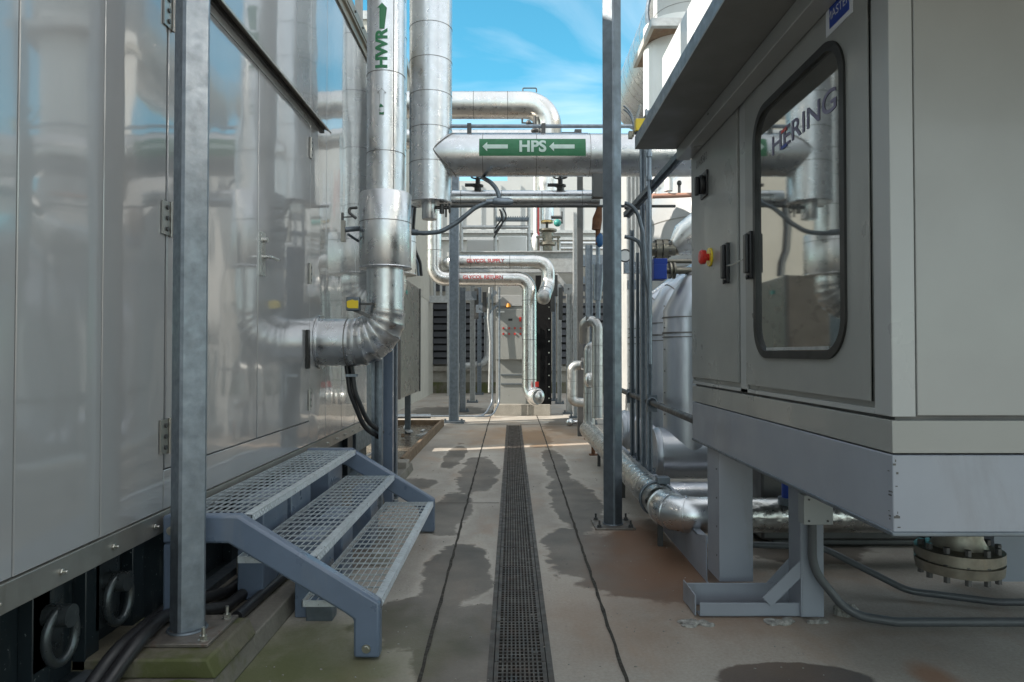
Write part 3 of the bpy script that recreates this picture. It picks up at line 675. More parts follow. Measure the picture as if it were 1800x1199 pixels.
# debris tray
ty = thing('drain_tray', 'shallow timber kerbed tray with scrap metal and wet debris beyond the steps', 'tray', (-1.8,11,0))
m = MB(); m.prism([(-1.50,0),(-1.42,0),(-1.42,.15),(-1.47,.15)], 'y', 9.0, 14.2); m.box(-2.9,-1.42,14.2,14.3,0,.13); m.build('kerb', wood, ty, None, .006)
m = MB(); m.box(-2.9,-1.5,9.0,14.2,.0,.03); m.build('tray_floor', paint('wet_debris', (.10,.08,.06), .25, .6, 5, (.3,.27,.22), .6, 0, .8, 12), ty)
random.seed(5); m = MB()
for k in range(14):
    X, Y = random.uniform(-2.4,-1.55), random.uniform(9.2,13.8); a = random.uniform(0,3); l = random.uniform(.1,.5)
    m = MB(); m.obox((X,Y,.06), (X+l*math.cos(a)*.4,Y+l*math.sin(a),.08+random.random()*.05), random.uniform(.03,.12), .02, random.choice((0,0,1)))
    m.build('scrap', [galv_p, wood], ty)
# dark module added after the container to block sun, and the dark unit
MBm = thing('sun_block_module', 'dark grey metal module added behind the HWR riser to block the sun', 'module', (-3,8.8,0))
MB().box(-4.6,-1.9,8.34,9.5,.3,5.0).build('body', galv_d, MBm, None, .01); MB().box(-4.4,-2.0,8.5,9.4,0,.3).build('base', steel_d, MBm)
du = thing('air_unit', 'brown grey sheet metal air unit with reflective side left of the louvred wall', 'unit', (-2.6,11.8,0))
m = MB(); m.box(-3.6,-1.76,10.67,13.0,.80,2.75); m.build('body', dkunit, du, None, .01)
m = MB(); m.box(-1.80,-1.74,10.64,10.70,.80,2.75); m.box(-1.80,-1.742,12.97,13.03,.80,2.75); m.build('edge_trim', steel_d, du)
for X in (-3.4,-1.95):
    for Y in (10.8,12.8): m = MB(); m.box(X-.05,X+.05,Y-.05,Y+.05,0,.80); m.build('leg', galv_d, du)
m = MB(); m.box(-1.76,-1.735,11.2,11.33,2.5,2.56); m.build('badge', teal, du)

# ------------------------------------------------------------------ far background
bw = thing('louvred_building', 'grey concrete building with dark louvres closing the end of the walkway', 'building', (0,26,0))
YB = 26
m = MB(); m.box(-9,9,YB,YB+3,0,5.0); m.build('wall', conc, bw)
m = MB(); m.box(-9,9,YB-.06,YB-.001,.0,.42); m.build('base_course', conc_m, bw)
m = MB(); m.box(-9,9,YB-.14,YB-.001,P(0,652,YB).z,P(0,644,YB).z); m.box(-9,9,YB-.14,YB-.001,P(0,533,YB).z+0,P(0,513,YB).z); m.build('sill', conc, bw)
def louvre(x0, x1, z0, z1):
    f = MB(); f.box(x0,x1,YB-.05,YB-.004,z0,z1,1); f.box(x0-.08,x0,YB-.12,YB-.002,z0,z1); f.box(x1,x1+.08,YB-.12,YB-.002,z0,z1); lv = f.build('louvre', [galv_p, louv_d], bw)
    s = MB(); n = max(2, int((z1-z0)/.26)); h = (z1-z0)/n
    for i in range(n): z = z0+i*h; s.add([(x0,YB-.16,z+.02),(x1,YB-.16,z+.02),(x1,YB-.12,z+h*.72),(x0,YB-.12,z+h*.72),(x0,YB-.17,z+.0),(x1,YB-.17,z+.0)], [(0,1,2,3),(4,5,1,0)])
    s.build('slats', louv, lv)
z0, z1 = P(0,640,YB).z, P(0,532,YB).z
louvre(P(736,0,YB).x, P(788,0,YB).x, z0, z1); louvre(P(800,0,YB).x, P(852,0,YB).x, z0, z1); louvre(P(985,0,YB).x, P(1060,0,YB).x, z0, P(0,500,YB).z); louvre(P(1068,0,YB).x, P(1200,0,YB).x, z0, P(0,500,YB).z)
louvre(P(736,0,YB).x, P(788,0,YB).x, P(0,512,YB).z, P(0,484,YB).z)
cb_ = thing('upper_building', 'cream panelled building rising behind the louvred wall and pipe rack', 'building', (1,30,0))
m = MB(); m.box(-10,-.2,29.5,38,0,P(0,318,29.5).z,0); m.box(-.2,11,29.5,38,0,P(0,258,29.5).z); m.build('wall', white_g, cb_)
m = MB()
for k in range(24): X = -9+k*.85; m.box(X,X+.05,29.44,29.5,0,P(0,322,29.5).z-.1)
for zz in (6.4,6.7): m.box(-10,11,29.3,29.495,zz,zz+.12)
m.build('ribs', galv_p, cb_)
tb = thing('tall_shade_building', 'tall cream sided building beyond the air unit at the left', 'building', (-5,21,0))
m = MB(); m.box(-9,-3.0,16.2,26,0,9.6); m.build('wall', cream, tb)  # cream siding is in view; block also placed to shade the far floor
m = MB()
for k in range(48): Y = 16.25+k*.2; m.box(-3.0,-2.975,Y,Y+.1,3.4,9.6)
m.build('siding_ribs', cream, tb)
m = MB(); m.box(-8.9,-2.9,16.15,16.2,9.5,9.7); m.box(-3.05,-2.9,16.2,26,9.5,9.7); m.build('roof_edge', galv_p, tb)
tb2 = thing('tall_shade_building', 'tall unseen cream block added left of the air unit to shade the floor', 'building', (-7,14,0))
MB().box(-6,-4.2,11.0,13.2,0,9.5).build('wall', cream, tb2); MB().box(-6.1,-4.1,10.9,13.3,9.5,9.65).build('roof_edge', galv_p, tb2)  # unseen block added to shade the floor and leave sun strips
# platform in front of the louvre building
YP = 17.0
pf = thing('pipe_rack', 'galvanised steel rack with bolted beam and handrail above the control cabinet', 'rack', (0,YP,0))
bx0, bx1 = P(795,0,YP).x, P(1010,0,YP).x
m = MB(); m.box(bx0,bx1,YP,YP+.15,P(0,479,YP).z,P(0,442,YP).z); m.box(bx0,bx1,YP-.06,YP,P(0,442,YP).z-.03,P(0,442,YP).z); m.build('beam', galv_p, pf, None, .004)
m = MB(); m.box(bx0,bx1,YP+1.5,YP+1.6,P(0,440,YP).z,P(0,426,YP).z); 
for k in range(6): X = bx0+(bx1-bx0)*(k+.5)/6; m.box(X-.05,X+.05,YP+.16,YP+1.5,P(0,450,YP).z,P(0,443,YP).z)
m.build('deck_frame', galv_p, pf)
m = MB(); za, zb_ = P(0,440,YP).z, P(0,318,YP).z
for px in (804, 868, 932): X = P(px,0,YP).x; m.cyl((X,YP+1.5,za), (X,YP+1.5,P(0,330,YP).z if px > 830 else zb_), .045, n=12)
m.cyl((P(804,0,YP).x,YP+1.5,P(0,380,YP).z), (P(932,0,YP).x,YP+1.5,P(0,380,YP).z), .05, n=12); m.cyl((P(804,0,YP).x,YP+1.5,P(0,324,YP).z), (P(932,0,YP).x,YP+1.5,P(0,324,YP).z), .04, n=12)
m.box(P(804,0,YP).x,P(932,0,YP).x,YP+1.45,YP+1.5,P(0,440,YP).z,P(0,427,YP).z); m.build('handrail', galv_p, pf)
wb = MB(); wb.box(P(873,0,YP).x,P(929,0,YP).x,YP+2.2,YP+2.6,za,P(0,388,YP).z); tag(wb.build('white_box', white, None, None, .02), 'plain white equipment box behind the handrail of the rack', 'box')
wb = MB(); wb.box(P(806,0,YP).x,P(864,0,YP).x,YP+3.2,YP+3.6,za,P(0,384,YP).z); tag(wb.build('electrical_box', white_g, None, None, .02), 'dull grey box behind the handrail left of the white box', 'box')
gB = 'posts of the far pipe rack'
def fpost(px0, px1, pyb, pyt, label, m=galv, Y=None):
    Y = Y or FY(pyb); x0 = P(px0,600,Y).x; x1 = P(px1,600,Y).x; t = thing('rack_post', label, 'post', ((x0+x1)/2,Y,0), gB); wd = x1-x0
    q = MB(); zt = P(0,pyt,Y).z; q.box(x0,x0+.02,Y,Y+wd,0,zt); q.box(x1-.02,x1,Y,Y+wd,0,zt); q.box(x0+.02,x1-.02,Y+wd*.5-.01,Y+wd*.5+.01,0,zt); q.build('shaft', m, t)
    b = MB(); b.box(x0-wd*.6,x1+wd*.6,Y-wd*.5,Y+wd*1.5,0,.04)
    for sx in (x0-wd*.35,x1+wd*.35): b.cyl((sx,Y-wd*.25,.04),(sx,Y-wd*.25,.1),.025,n=6)
    b.build('foot_plate', galv_d, t)
fpost(789,806,744,300,'thick grey post left of the glycol pipes with bolted foot plate')
fpost(808,818,724,505,'dull narrow post just right of the thick grey post', galv)
fpost(826,835,708,500,'pale slim post on a wide foot plate in front of the louvre', galv_p)
fpost(839,846,694,505,'thin dull post at the right side of the louvre', galv)
fpost(1008,1020,735,372,'tall pale mottled post right of the bolted beam', galv_p)
fpost(996,1006,728,510,'short pale post beside the tall mottled post', galv_p)
fpost(980,987,710,500,'thin post right of the black tank', galv_p)
fpost(1030,1042,746,430,'post behind the small looped pipe at the right', galv)
br = thing('brace_bracket', 'galvanised diagonal brace with square plate left of the control cabinet', 'bracket', P(850,530,16.8))
m = MB(); Y = 16.8; MB().obox(P(840,545,Y), P(872,512,Y), .05, .10).build('brace', galv, br); MB().obox(P(850,560,Y), P(874,536,Y), .04, .06).build('brace', galv, br)
a = P(843,543,Y-.05); m = MB(); m.box(a.x-.09,a.x+.09,Y-.08,Y-.05,a.z-.1,a.z+.1); m.cyl((a.x,Y-.10,a.z),(a.x,Y-.08,a.z),.02,n=6,m=1); a = P(828,520,Y-.05); m.box(a.x-.14,a.x+.14,Y-.08,Y-.05,a.z-.11,a.z+.11); m.build('plate', [galv, steel_d], br)
br = thing('brace_bracket', 'galvanised diagonal brace with square plate right of the black tank', 'bracket', P(990,500,16.8))
m = MB(); m.obox(P(976,482,Y), P(998,508,Y), .05, .10); m.build('brace', galv_p, br)
a = P(999,508,Y-.05); m = MB(); m.box(a.x-.11,a.x+.11,Y-.08,Y-.05,a.z-.12,a.z+.12); m.cyl((a.x,Y-.10,a.z),(a.x,Y-.08,a.z),.02,n=6,m=1); m.build('plate', [galv_p, steel_d], br)

# glycol pipes
YG = 15.6
def gpipe(label, pts, r, txt=None, tpos=None, mt=alu_b):
    t = thing('glycol_pipe', label, 'pipe', pts[0]); m = MB(); bp = bend(pts, r*1.6, 8); m.sweep(bp, r, 32)
    for a, b in zip(pts[:-1], pts[1:]): bands(m, a, b, r, .9, start=.5, n=32, w=.012, h=.004)
    m.build('pipe', [mt, seam], t)
    if txt:
        X, z = tpos
        def fn(u, v): a = math.radians(176)-v/(r+.006); return Vector((X+u, YG+(r+.006)*math.cos(a), z+(r+.006)*math.sin(a)))
        text_mesh(txt, .115, redt, 'lettering', t, fn, .03, .004)
    return t
zS = P(0,461,YG).z; zR = P(0,490,YG).z
gpipe('upper horizontal bright pipe lettered GLYCOL SUPPLY bending down in front of the rack', [Vector((P(778,0,YG).x-.0,YG+.9,zS)),Vector((P(778,0,YG).x+.15,YG,zS)),Vector((P(963,0,YG).x,YG,zS)),Vector((P(963,0,YG).x,YG,P(0,500,YG).z)),P(955,524,14.9)], .155, 'GLYCOL SUPPLY', (P(854,0,YG).x, zS))
sp_ = [o for o in SC.objects if o.get('label','').startswith('upper horizontal bright')][0]
MB().blob(P(955,522,14.9), (.165,.165,.165), 12).build('elbow_cap', alu_o, sp_)
rt = gpipe('lower bright pipe lettered GLYCOL RETURN dropping beside the control cabinet', [P(764,60,YG),Vector((P(764,0,YG).x,YG,zR)),Vector((P(930,0,YG).x,YG,zR)),Vector((P(930,0,YG).x,YG,P(0,697,YG).z)),Vector((P(945,0,YG).x,YG-.25,P(0,697,YG).z))], .165, 'GLYCOL RETURN', (P(850,0,YG).x, zR))
m = MB(); c = P(941,697,YG-.1); m.blob(c, (.21,.21,.21), 12); m.build('elbow_cap', alu_b, rt)
m = MB(); c = P(943,678,YG-.25); m.box(c.x-.03,c.x+.05,c.y-.02,c.y+.02,c.z-.03,c.z+.09); m.build('tap_handle', red, rt)
# control cabinet
YC = 16.9
cc = thing('control_cabinet', 'grey control cabinet with two rows of red buttons on a low concrete base', 'control cabinet', (0,YC,0))
x0, x1 = P(872,0,YC).x, P(922,0,YC).x
m = MB(); m.box(P(869,0,YC).x,P(966,0,YC).x,YC-.25,YC+1.2,0,P(0,711,YC-.2).z); m.build('base', conc, cc, None, .01)
m = MB(); m.box(x0,P(960,0,YC).x,YC+.02,YC+1,P(0,711,YC).z,P(0,502,YC).z); m.build('body', enc, cc, None, .01)
m = MB(); m.box(x0,x1,YC-.12,YC+.019,P(0,632,YC).z,P(0,544,YC).z); dpn = m.build('door', enc, cc, None, .01)
m = MB(); m.box(x0,x1,YC-.01,YC+.018,P(0,538,YC).z,P(0,519,YC).z); m.build('upper_panel', enc_l, cc, None, .006)
for i in range(4):
    for j in range(2):
        c = P(885+i*10, 577+j*10, YC-.13); q = MB(); q.cyl(c+V(0,.005,0), c-V(0,.02,0), .026, n=14); q.build('button', red, dpn)
c = P(887,562,YC-.13)
q = MB(); c = P(897,562,YC-.125); q.box(c.x-.05,c.x+.05,c.y-.004,c.y+.004,c.z-.025,c.z+.025); q.build('display', plastic, dpn)
q = MB(); c = P(881,548,YC-.125); q.box(c.x-.10,c.x+.08,c.y-.004,c.y+.004,c.z-.02,c.z+.02); q.build('nameplate', white, dpn)
q = MB(); c = P(914,561,YC-.125); q.box(c.x-.02,c.x+.03,c.y-.02,c.y+.004,c.z-.06,c.z+.05); q.build('isolator', red, dpn)
q = MB(); c = P(894,540,YC-.05); q.cyl(c, c+V(0,0,.09), .06, .04, n=14); q.build('beacon', amber, cc)
m = MB()
for py in (659, 675): m.box(x0+.12,x1,YC-.01,YC+.019,P(0,py+1,YC).z,P(0,py-1,YC).z)
m.build('lower_trim', galv_d, cc)
tk = thing('black_tank', 'tall matt black square duct right of the control cabinet', 'tank', (P(966,0,YC).x,YC,0))
m = MB(); m.box(P(941,0,YC).x,P(968,0,YC).x,YC-.1,YC+.018,P(0,711,YC).z,P(0,485,YC).z); m.build('body', matt, tk)
m = MB()
for k in range(9): c = P(965,540+k*20,YC-.11); m.cyl(c, c-V(0,.02,0), .018, n=8)
m.build('rivets', bolt_m, tk)
for k, px in enumerate((866, 878)):
    zb_ = P(0,735,16.4).z; Xc = P(px,0,16.4).x; Xd = P(px-(6 if k == 0 else 4),0,16.4).x
    hose([Vector((Xc,16.4,P(0,505,16.4).z)),Vector((Xc,16.4,.1+.25)),Vector((Xd-.1,16.0,.05)),Vector((Xd-.5-2.2*(k==0),15.9,.05))], .022, ['pale conduit dropping down the left edge of the control cabinet','second pale conduit dropping on the front of the control cabinet'][k], None, galv, 'conduit', 'conduit')
hose([Vector((-1.9,16.0,.05)),Vector((-3.2,16.0,.05))], .05, 'grey conduit lying across the floor beyond the debris tray', None, galv_d, 'conduit', 'conduit')

# far overhead pipe
YO = 12.5
op = thing('overhead_pipe', 'bluish silver overhead pipe against the sky with a large downward elbow', 'pipe', P(900,185,YO))
rO = .245; zO = P(0,185,YO).z; xo = P(962,0,YO).x+.02
m = MB(); m.sweep(bend([(-4,YO,zO),(xo,YO,zO),(xo,YO,P(0,345,YO).z)], .42, 10), rO, 44); bands(m, (-4,YO,zO), (xo-.5,YO,zO), rO, .62, start=.2, n=44, w=.01); m.build('pipe', [alu_b, seam], op)
m = MB(); m.sweep(bend([P(919,162,YO),P(919,155,YO),P(943,155,YO),P(943,162,YO)], .02, 3), .012, 8); m.build('vent_loop', steel_d, op)
m = MB(); 
for x, y in ((790,198),(794,205)): pass
m.sweep([P(918,208,YO-.2),P(918,216,YO-.2),P(938,217,YO-.2),P(940,205,YO-.2)], .02, 8); m.sweep([P(940,205,YO-.2),P(941,232,YO-.2)], .03, 8); m.blob(P(929,216,YO-.2),(.05,.05,.05),6); m.blob(P(940,230,YO-.2),(.07,.07,.05),6); m.build('drain_tap', steel_d, op)
m = MB(); m.cyl((-4,YO+.9,zO-.35), (xo+.2,YO+.9,zO-.35), .19, n=36); op2 = m.build('return_pipe', alu_b); tag(op2, 'slimmer silver pipe running just below and behind the overhead pipe', 'pipe')
m = MB(); m.box(P(1010,0,YO).x,P(1022,0,YO).x,YO,YO+.2,P(0,235,YO).z,P(0,227,YO).z); m.box(P(985,0,YO).x,P(1010,0,YO).x,YO+.03,YO+.15,P(0,235,YO).z,P(0,231,YO).z); m.box(P(1010,0,YO).x+.05,P(1010,0,YO).x+.15,YO+.02,YO+.12,0,P(0,234,YO).z)
tag(m.build('support_bracket', steel_d), 'dark bracket on a thin mast against the sky right of the overhead elbow', 'bracket')
# valve assembly under it
va = thing('control_valve', 'silver control valve with brass neck and bolted yoke on the rack', 'valve', P(966,440,YP-.6))
Y = YP-.6; a = P(961,0,Y).x; zz = lambda p: P(0,p,Y).z
m = MB(); m.lathe((a,Y,zz(389)), (0,0,1), [(0,.14),(.01,.16),(zz(362)-zz(389),.16),(zz(355)-zz(389),.06)], 28); m.cyl((a,Y,zz(357)), (a,Y,zz(300)), .05, n=14); m.build('actuator', alu, va)
m = MB(); m.cyl((a,Y,zz(392)), (a,Y,zz(389)), .15, n=24); m.cyl((a,Y,zz(404)), (a,Y,zz(392)), .035, n=12, m=1); m.build('neck', [brass, steel_d], va)
m = MB(); m.lathe((a+.02,Y,zz(440)), (0,0,1), [(0,.12),(.1,.12),(.12,.2),(.18,.2),(.22,.13),(.42,.13),(.46,.22),(.50,.22),(.52,.08)], 24); 
for s in (-1,1): m.cyl((a+.24*s+.03,Y-.05,zz(440)), (a+.24*s+.03,Y-.05,zz(417)), .025, n=8)
m.box(a-.26,a+.32,Y-.09,Y-.0,zz(419),zz(416)); m.build('body', pale_brass, va)
m = MB(); c = P(980,392,Y-.1); m.blob(c, (.09,.09,.09), 8); m.build('positioner', teal, va)
m = MB(); c = P(984,383,Y-.1); m.cyl(P(970,382,Y-.1), P(988,382,Y-.1), .04, n=10); m.cyl(P(988,372,Y-.1), P(988,393,Y-.1), .02, n=8); m.build('handwheel', steel_d, va)
for i, (px, mt_, lb) in enumerate(((941,white,'slim pale standpipe left of the control valve'),(946,redt,'thin red banded standpipe touching the pale one left of the control valve'))):
    m = MB(); X = P(px,0,Y+.8).x; m.cyl((X,Y+.8,P(0,440,Y+.8).z), (X,Y+.8,P(0,300,Y+.8).z), .045 if i == 0 else .03, n=12)
    if i == 0: m.blob((X,Y+.75,P(0,425,Y+.8).z), (.10,.10,.22), 8)
    tag(m.build('standpipe', mt_), lb, 'pipe')
for i, py in enumerate((428, 437)):
    m = MB(); m.cyl((P(985,0,19).x,19,P(0,py,19).z), (P(1200,0,19).x,19,P(0,py,19).z), .05, n=14)
    tag(m.build('service_pipe', alu_b), ['upper one of two thin bright pipes right of the rack beam','lower one of two thin bright pipes right of the rack beam'][i], 'pipe')
# tanks / panels at right background
bt = thing('storage_vessel', 'large pale grey round vessel behind the yellow flange at the right', 'vessel', (4.6,14.2,0))
m = MB(); m.lathe((4.55,14.3,0), (0,0,1), [(0,1.7),(4.3,1.7),(4.9,1.5),(5.4,.9),(5.6,.3)], 64); bands(m, (4.55,14.3,0), (4.55,14.3,4.3), 1.7, .95, start=1.3, n=64, w=.02, h=.006); m.build('shell', [paint('vessel_paint', (.30,.305,.31), .4, .05, 2, None, 0, .2), seam], bt)
m = MB(); 
for k in range(8):
    a_ = R(200+k*9); m.cyl((4.55+1.72*math.cos(a_),14.3+1.72*math.sin(a_),3.3), (4.55+1.75*math.cos(a_),14.3+1.75*math.sin(a_),3.3), .03, n=8)
m.build('studs', steel_d, bt)
cp = thing('copper_header', 'salmon coloured header pipe with hanging filter pots above the round vessel', 'pipe', P(1180,345,9.6))
m = MB(); Y = 9.6; m.cyl(P(1146,345,Y), P(1240,342,Y), .035, n=12); m.build('header', paint('salmon_pipe', (.45,.25,.19), .5), cp)
for px, r_ in ((1151,.035),(1175,.06)):
    m = MB(); c = P(px,320,Y); m.cyl(P(px,336,Y), P(px,312,Y), r_, n=16); m.cyl(P(px,340,Y), P(px,336,Y), r_*.5, n=12); m.cyl(P(px,312,Y), P(px,300,Y), r_*.4, n=10); m.build('filter_pot', white, cp)
m = MB(); m.cyl(P(1194,340,Y), P(1194,322,Y), .02, n=8); m.blob(P(1194,322,Y), (.035,.035,.04), 6); m.build('valve', steel_d, cp)
# tall louvred/ribbed tower right of column
rw = thing('ribbed_tower', 'narrow pale ribbed tower wall just right of the dark column', 'tower', (2.2,12,0))
m = MB(); m.box(P(1100,0,12).x,P(1128,0,12).x,12,13,0,P(0,262,12).z); m.build('wall', white_g, rw)
m = MB(); 
for k in range(5): X = P(1100,0,12).x+k*.07; m.box(X,X+.022,11.96,12,0,P(0,262,12).z)
m.build('ribs', galv_p, rw)

# ------------------------------------------------------------------ right electrical enclosure
XC = 1.27; Y0, Y1 = 2.285, 4.81; ZB0, ZB1, ZP1, ZT = .922, 1.186, 1.307, 2.97
ee = thing('electrical_enclosure', 'large grey electrical enclosure on a raised skid with windowed door and canopy', 'enclosure', (2.5,3.5,0))
m = MB(); m.box(XC+.012,4.3,Y0+.012,Y1-.01,ZP1+.02,ZT); m.box(XC+.02,4.3,Y0+.02,Y1-.02,ZB1,ZP1+.02,1); m.build('body', [enc, steel_d], ee)
m = MB(); m.box(XC,4.3,Y0,Y1,ZB0,ZB1-.006); m.box(XC-.006,4.3,Y0-.006,Y1,ZB0-.012,ZB0+.004,1); m.build('skid_beam', [skid, galv_d], ee, None, .004)
m = MB(); m.box(XC,4.3,Y0,Y1,ZB1,ZP1-.012); m.cyl((1.95,Y0,1.235),(1.95,Y0-.004,1.235),.012,n=12,m=1); m.build('plinth', [enc, steel_d], ee, None, .003)
m = MB(); m.box(XC,XC+.08,Y0,Y0+.11,ZP1,ZT+.5); m.build('corner_post', enc_l, ee, None, .003)
m = MB(); m.box(XC+.086,4.3,Y0+.003,Y0+.02,ZP1+.004,ZT+.5); m.build('end_panel', paint('end_panel_grey', (.285,.29,.285), .36, .07, 1.3, (.26,.26,.25), .35, .15, .08, 180), ee, None, .003)
m = MB(); m.box(XC+.002,XC+.02,2.40,Y1,ZP1,ZP1+.02); m.box(XC+.002,XC+.012,3.69,3.80,ZP1,ZT); m.box(XC+.002,XC+.012,Y1-.02,Y1,ZP1,ZT); m.build('door_frame', enc_l, ee, None, .002)
dz0, dz1 = 1.352, 2.935
# small door
m = MB(); m.box(XC-.008,XC+.010,3.815,4.79,dz0,dz1); sdoor = m.build('small_door', enc, ee, None, .006)
# big door with rounded opening
def rrect(y0, y1, z0, z1, r, k=8):
    o = []
    for cy, cz, a0 in ((y1-r,z0+r,-90),(y1-r,z1-r,0),(y0+r,z1-r,90),(y0+r,z0+r,180)):
        for i in range(k+1): a = R(a0+90*i/k); o.append((cy+r*math.cos(a), cz+r*math.sin(a)))
    return o
by0, by1 = 2.405, 3.68; wy0, wy1, wz0, wz1, wr = 2.565, 3.54, 1.495, 2.765, .17
m = MB(); inner = rrect(wy0+.02, wy1-.02, wz0+.02, wz1-.02, wr-.02); nI = len(inner)
def outer_of(p):
    cy, cz = (by0+by1)/2, (dz0+dz1)/2; dy, dz = p[0]-cy, p[1]-cz
    return None
# outer boundary split in the same count of points
k = 8; outer = []
cs = [(by1,dz0),(by1,dz1),(by0,dz1),(by0,dz0)]
for ci, (cy, cz) in enumerate(cs):
    for i in range(k+1): outer.append((cy, cz))
for xx in (XC-.008, XC+.010): m.v += [Vector((xx, a, b)) for a, b in inner]+[Vector((xx, a, b)) for a, b in outer]
def qd(a, b, c, d): m.f.append((a,b,c,d)); m.m.append(0)
for i in range(nI):
    j = (i+1)%nI
    for base in (0, 2*nI):
        if outer[i] == outer[j]: m.f.append((base+i, base+j, base+nI+i)); m.m.append(0)
        else: m.f.append((base+i, base+j, base+nI+j, base+nI+i)); m.m.append(0)
    qd(i, j, 2*nI+j, 2*nI+i)
    if outer[i] != outer[j]: qd(nI+i, nI+j, 3*nI+j, 3*nI+i)
me_o = m.build('windowed_door', enc, ee)
bm = bmesh.new(); bm.from_mesh(me_o.data); bmesh.ops.remove_doubles(bm, verts=bm.verts[:], dist=1e-5); bmesh.ops.recalc_face_normals(bm, faces=bm.faces[:]); bm.to_mesh(me_o.data); bm.free()
bdoor = me_o; MB().box(XC-.004,XC+.002,by0-.0,by0+.012,dz0,dz1).build('hinge_strip', steel_d, bdoor)
gk = MB()
oi = rrect(wy0, wy1, wz0, wz1, wr, 10); ii = rrect(wy0+.036, wy1-.036, wz0+.036, wz1-.036, wr-.036, 10); n = len(oi)
for pts_, xx in ((oi, XC-.006), (oi, XC-.018), (ii, XC-.018), (ii, XC+.004)): gk.v += [Vector((xx, a, b)) for a, b in pts_]
for r0 in range(3):
    for i in range(n): j = (i+1)%n; gk.f.append((r0*n+i, r0*n+j, (r0+1)*n+j, (r0+1)*n+i)); gk.m.append(0)
gk.build('gasket', rub, bdoor, None, 0, 30)
wn = MB(); wn.prism(rrect(wy0+.03, wy1-.03, wz0+.03, wz1-.03, wr-.03, 10), 'x', XC-.002, XC+.004); glass = wn.build('glass', winm, bdoor)
# window lettering
def on_side(y, z, x=XC-.004): return lambda u, v: Vector((x, y-u, z+v))
text_mesh('HERING', .13, purple, 'lettering', glass, lambda u, v: Vector((XC-.004, 2.98-u*1.45, 2.52+v)), 0, .001)
q = MB(); q.box(XC-.006,XC-.0045,3.13,3.19,2.55,2.565); q.build('lettering_accent', red, glass)
q = MB(); q.box(XC-.006,XC-.0045,3.13,3.19,2.475,2.49); q.build('lettering_accent', blue, glass)
text_mesh('0145332', .075, ink, 'lettering', sdoor, on_side(4.52, 2.80, XC-.010), 0, 0)
# bright sill inside glass
MB().box(XC-.012,XC-.004,wy0+.16,wy1-.16,wz0+.039,wz0+.053).build('glass_bead', galv_p, bdoor)
# rotary isolator, stop button, handles
c = P(1243,325,XC*1200/343)
hh = MB(); yy = c.y; zz_ = c.z; hh.box(XC-.02,XC-.008,yy-.075,yy+.075,zz_-.085,zz_+.085); ri = hh.build('rotary_isolator', plastic, sdoor, None, .006)
hh = MB(); hh.cyl((XC-.02,yy,zz_),(XC-.05,yy,zz_),.062,n=28); hh.box(XC-.075,XC-.05,yy-.018,yy+.018,zz_-.07,zz_+.05); hh.build('knob', plastic, ri, None, .006)
c = P(1252,452,XC*1200/352); hh = MB(); hh.cyl((XC-.008,c.y,c.z),(XC-.02,c.y,c.z),.06,n=28); sb = hh.build('stop_button_collar', yellow, sdoor, None, .002)
hh = MB(); hh.lathe((XC-.02,c.y,c.z),(-1,0,0),[(0,.022),(.022,.022),(.024,.045),(.048,.047),(.058,.036),(.060,.02)],28); hh.build('stop_button', red, sb)
def dhandle(px, py, par, hh_):
    Y = XC*1200/(px-900); c = P(px, py, Y); q = MB(); q.box(XC-.03,XC-.008,c.y-.035,c.y+.035,c.z-hh_,c.z+hh_); q.box(XC-.048,XC-.03,c.y-.022,c.y+.022,c.z-hh_*.75,c.z+hh_*.9); q.cyl((XC-.03,c.y,c.z-hh_*.92),(XC-.04,c.y,c.z-hh_*.92),.014,n=12)
    q.build('handle', plastic, par, None, .006); return c
c1 = dhandle(1283, 463, sdoor, .118); c2 = dhandle(1325, 449, bdoor, .125)
q = MB(); q.sweep([(XC-.03,c1.y-.04,c1.z-.02),(XC-.05,(c1.y+c2.y)/2,c1.z-.035),(XC-.03,c2.y+.03,c1.z-.02)], .004, 6); q.build('seal_wire', bolt_m, sdoor)
# maker plate at the top of the big door
Ym = XC*1200/585; c = P(1485,10,Ym)
q = MB(); q.box(XC-.011,XC-.0085,c.y-.10,c.y+.11,c.z-.075,c.z+.12); mp_ = q.build('maker_plate', whitet, bdoor)
q = MB(); q.box(XC-.0135,XC-.0115,c.y-.08,c.y+.075,c.z-.055,c.z+.05); q.build('plate_field', blue, mp_)
text_mesh('MASTER', .05, whitet, 'lettering', mp_, on_side(c.y, c.z-.01, XC-.015), 0, 0)
# canopy and beam
m = MB(); m.box(1.165,XC-.012,Y0-2.0,Y1,2.885,ZT-.002); m.build('canopy_beam', enc, ee, None, .004)
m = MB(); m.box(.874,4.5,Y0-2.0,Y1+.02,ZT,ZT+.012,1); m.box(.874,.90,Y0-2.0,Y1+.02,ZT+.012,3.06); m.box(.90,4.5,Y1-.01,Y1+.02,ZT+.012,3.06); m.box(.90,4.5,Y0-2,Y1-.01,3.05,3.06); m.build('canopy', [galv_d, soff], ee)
# legs
def leg(x0, x1, ya, yb, z0, label=None):
    q = MB(); q.box(x0,x1,ya,yb,z0,ZB0-.013)
    for k in range(4):
        zz2 = .25+k*.18; q.cyl((x0-.003,ya+.05,zz2),(x0,ya+.05,zz2),.007,n=8,m=1)
    q.build('leg', [skid, steel_d], ee, label, .004)
leg(1.29,1.50,4.27,4.52,.10); leg(3.0,3.25,4.27,4.6,.10)
m = MB(); m.prism([(4.30,.015),(6.3,.015),(6.3,.27),(4.75,.27),(4.53,.32),(4.53,.02)], 'x', 1.28, 1.29); m.box(1.28,1.34,4.53,6.3,.262,.27); m.build('runner', skid, ee, None, .002)

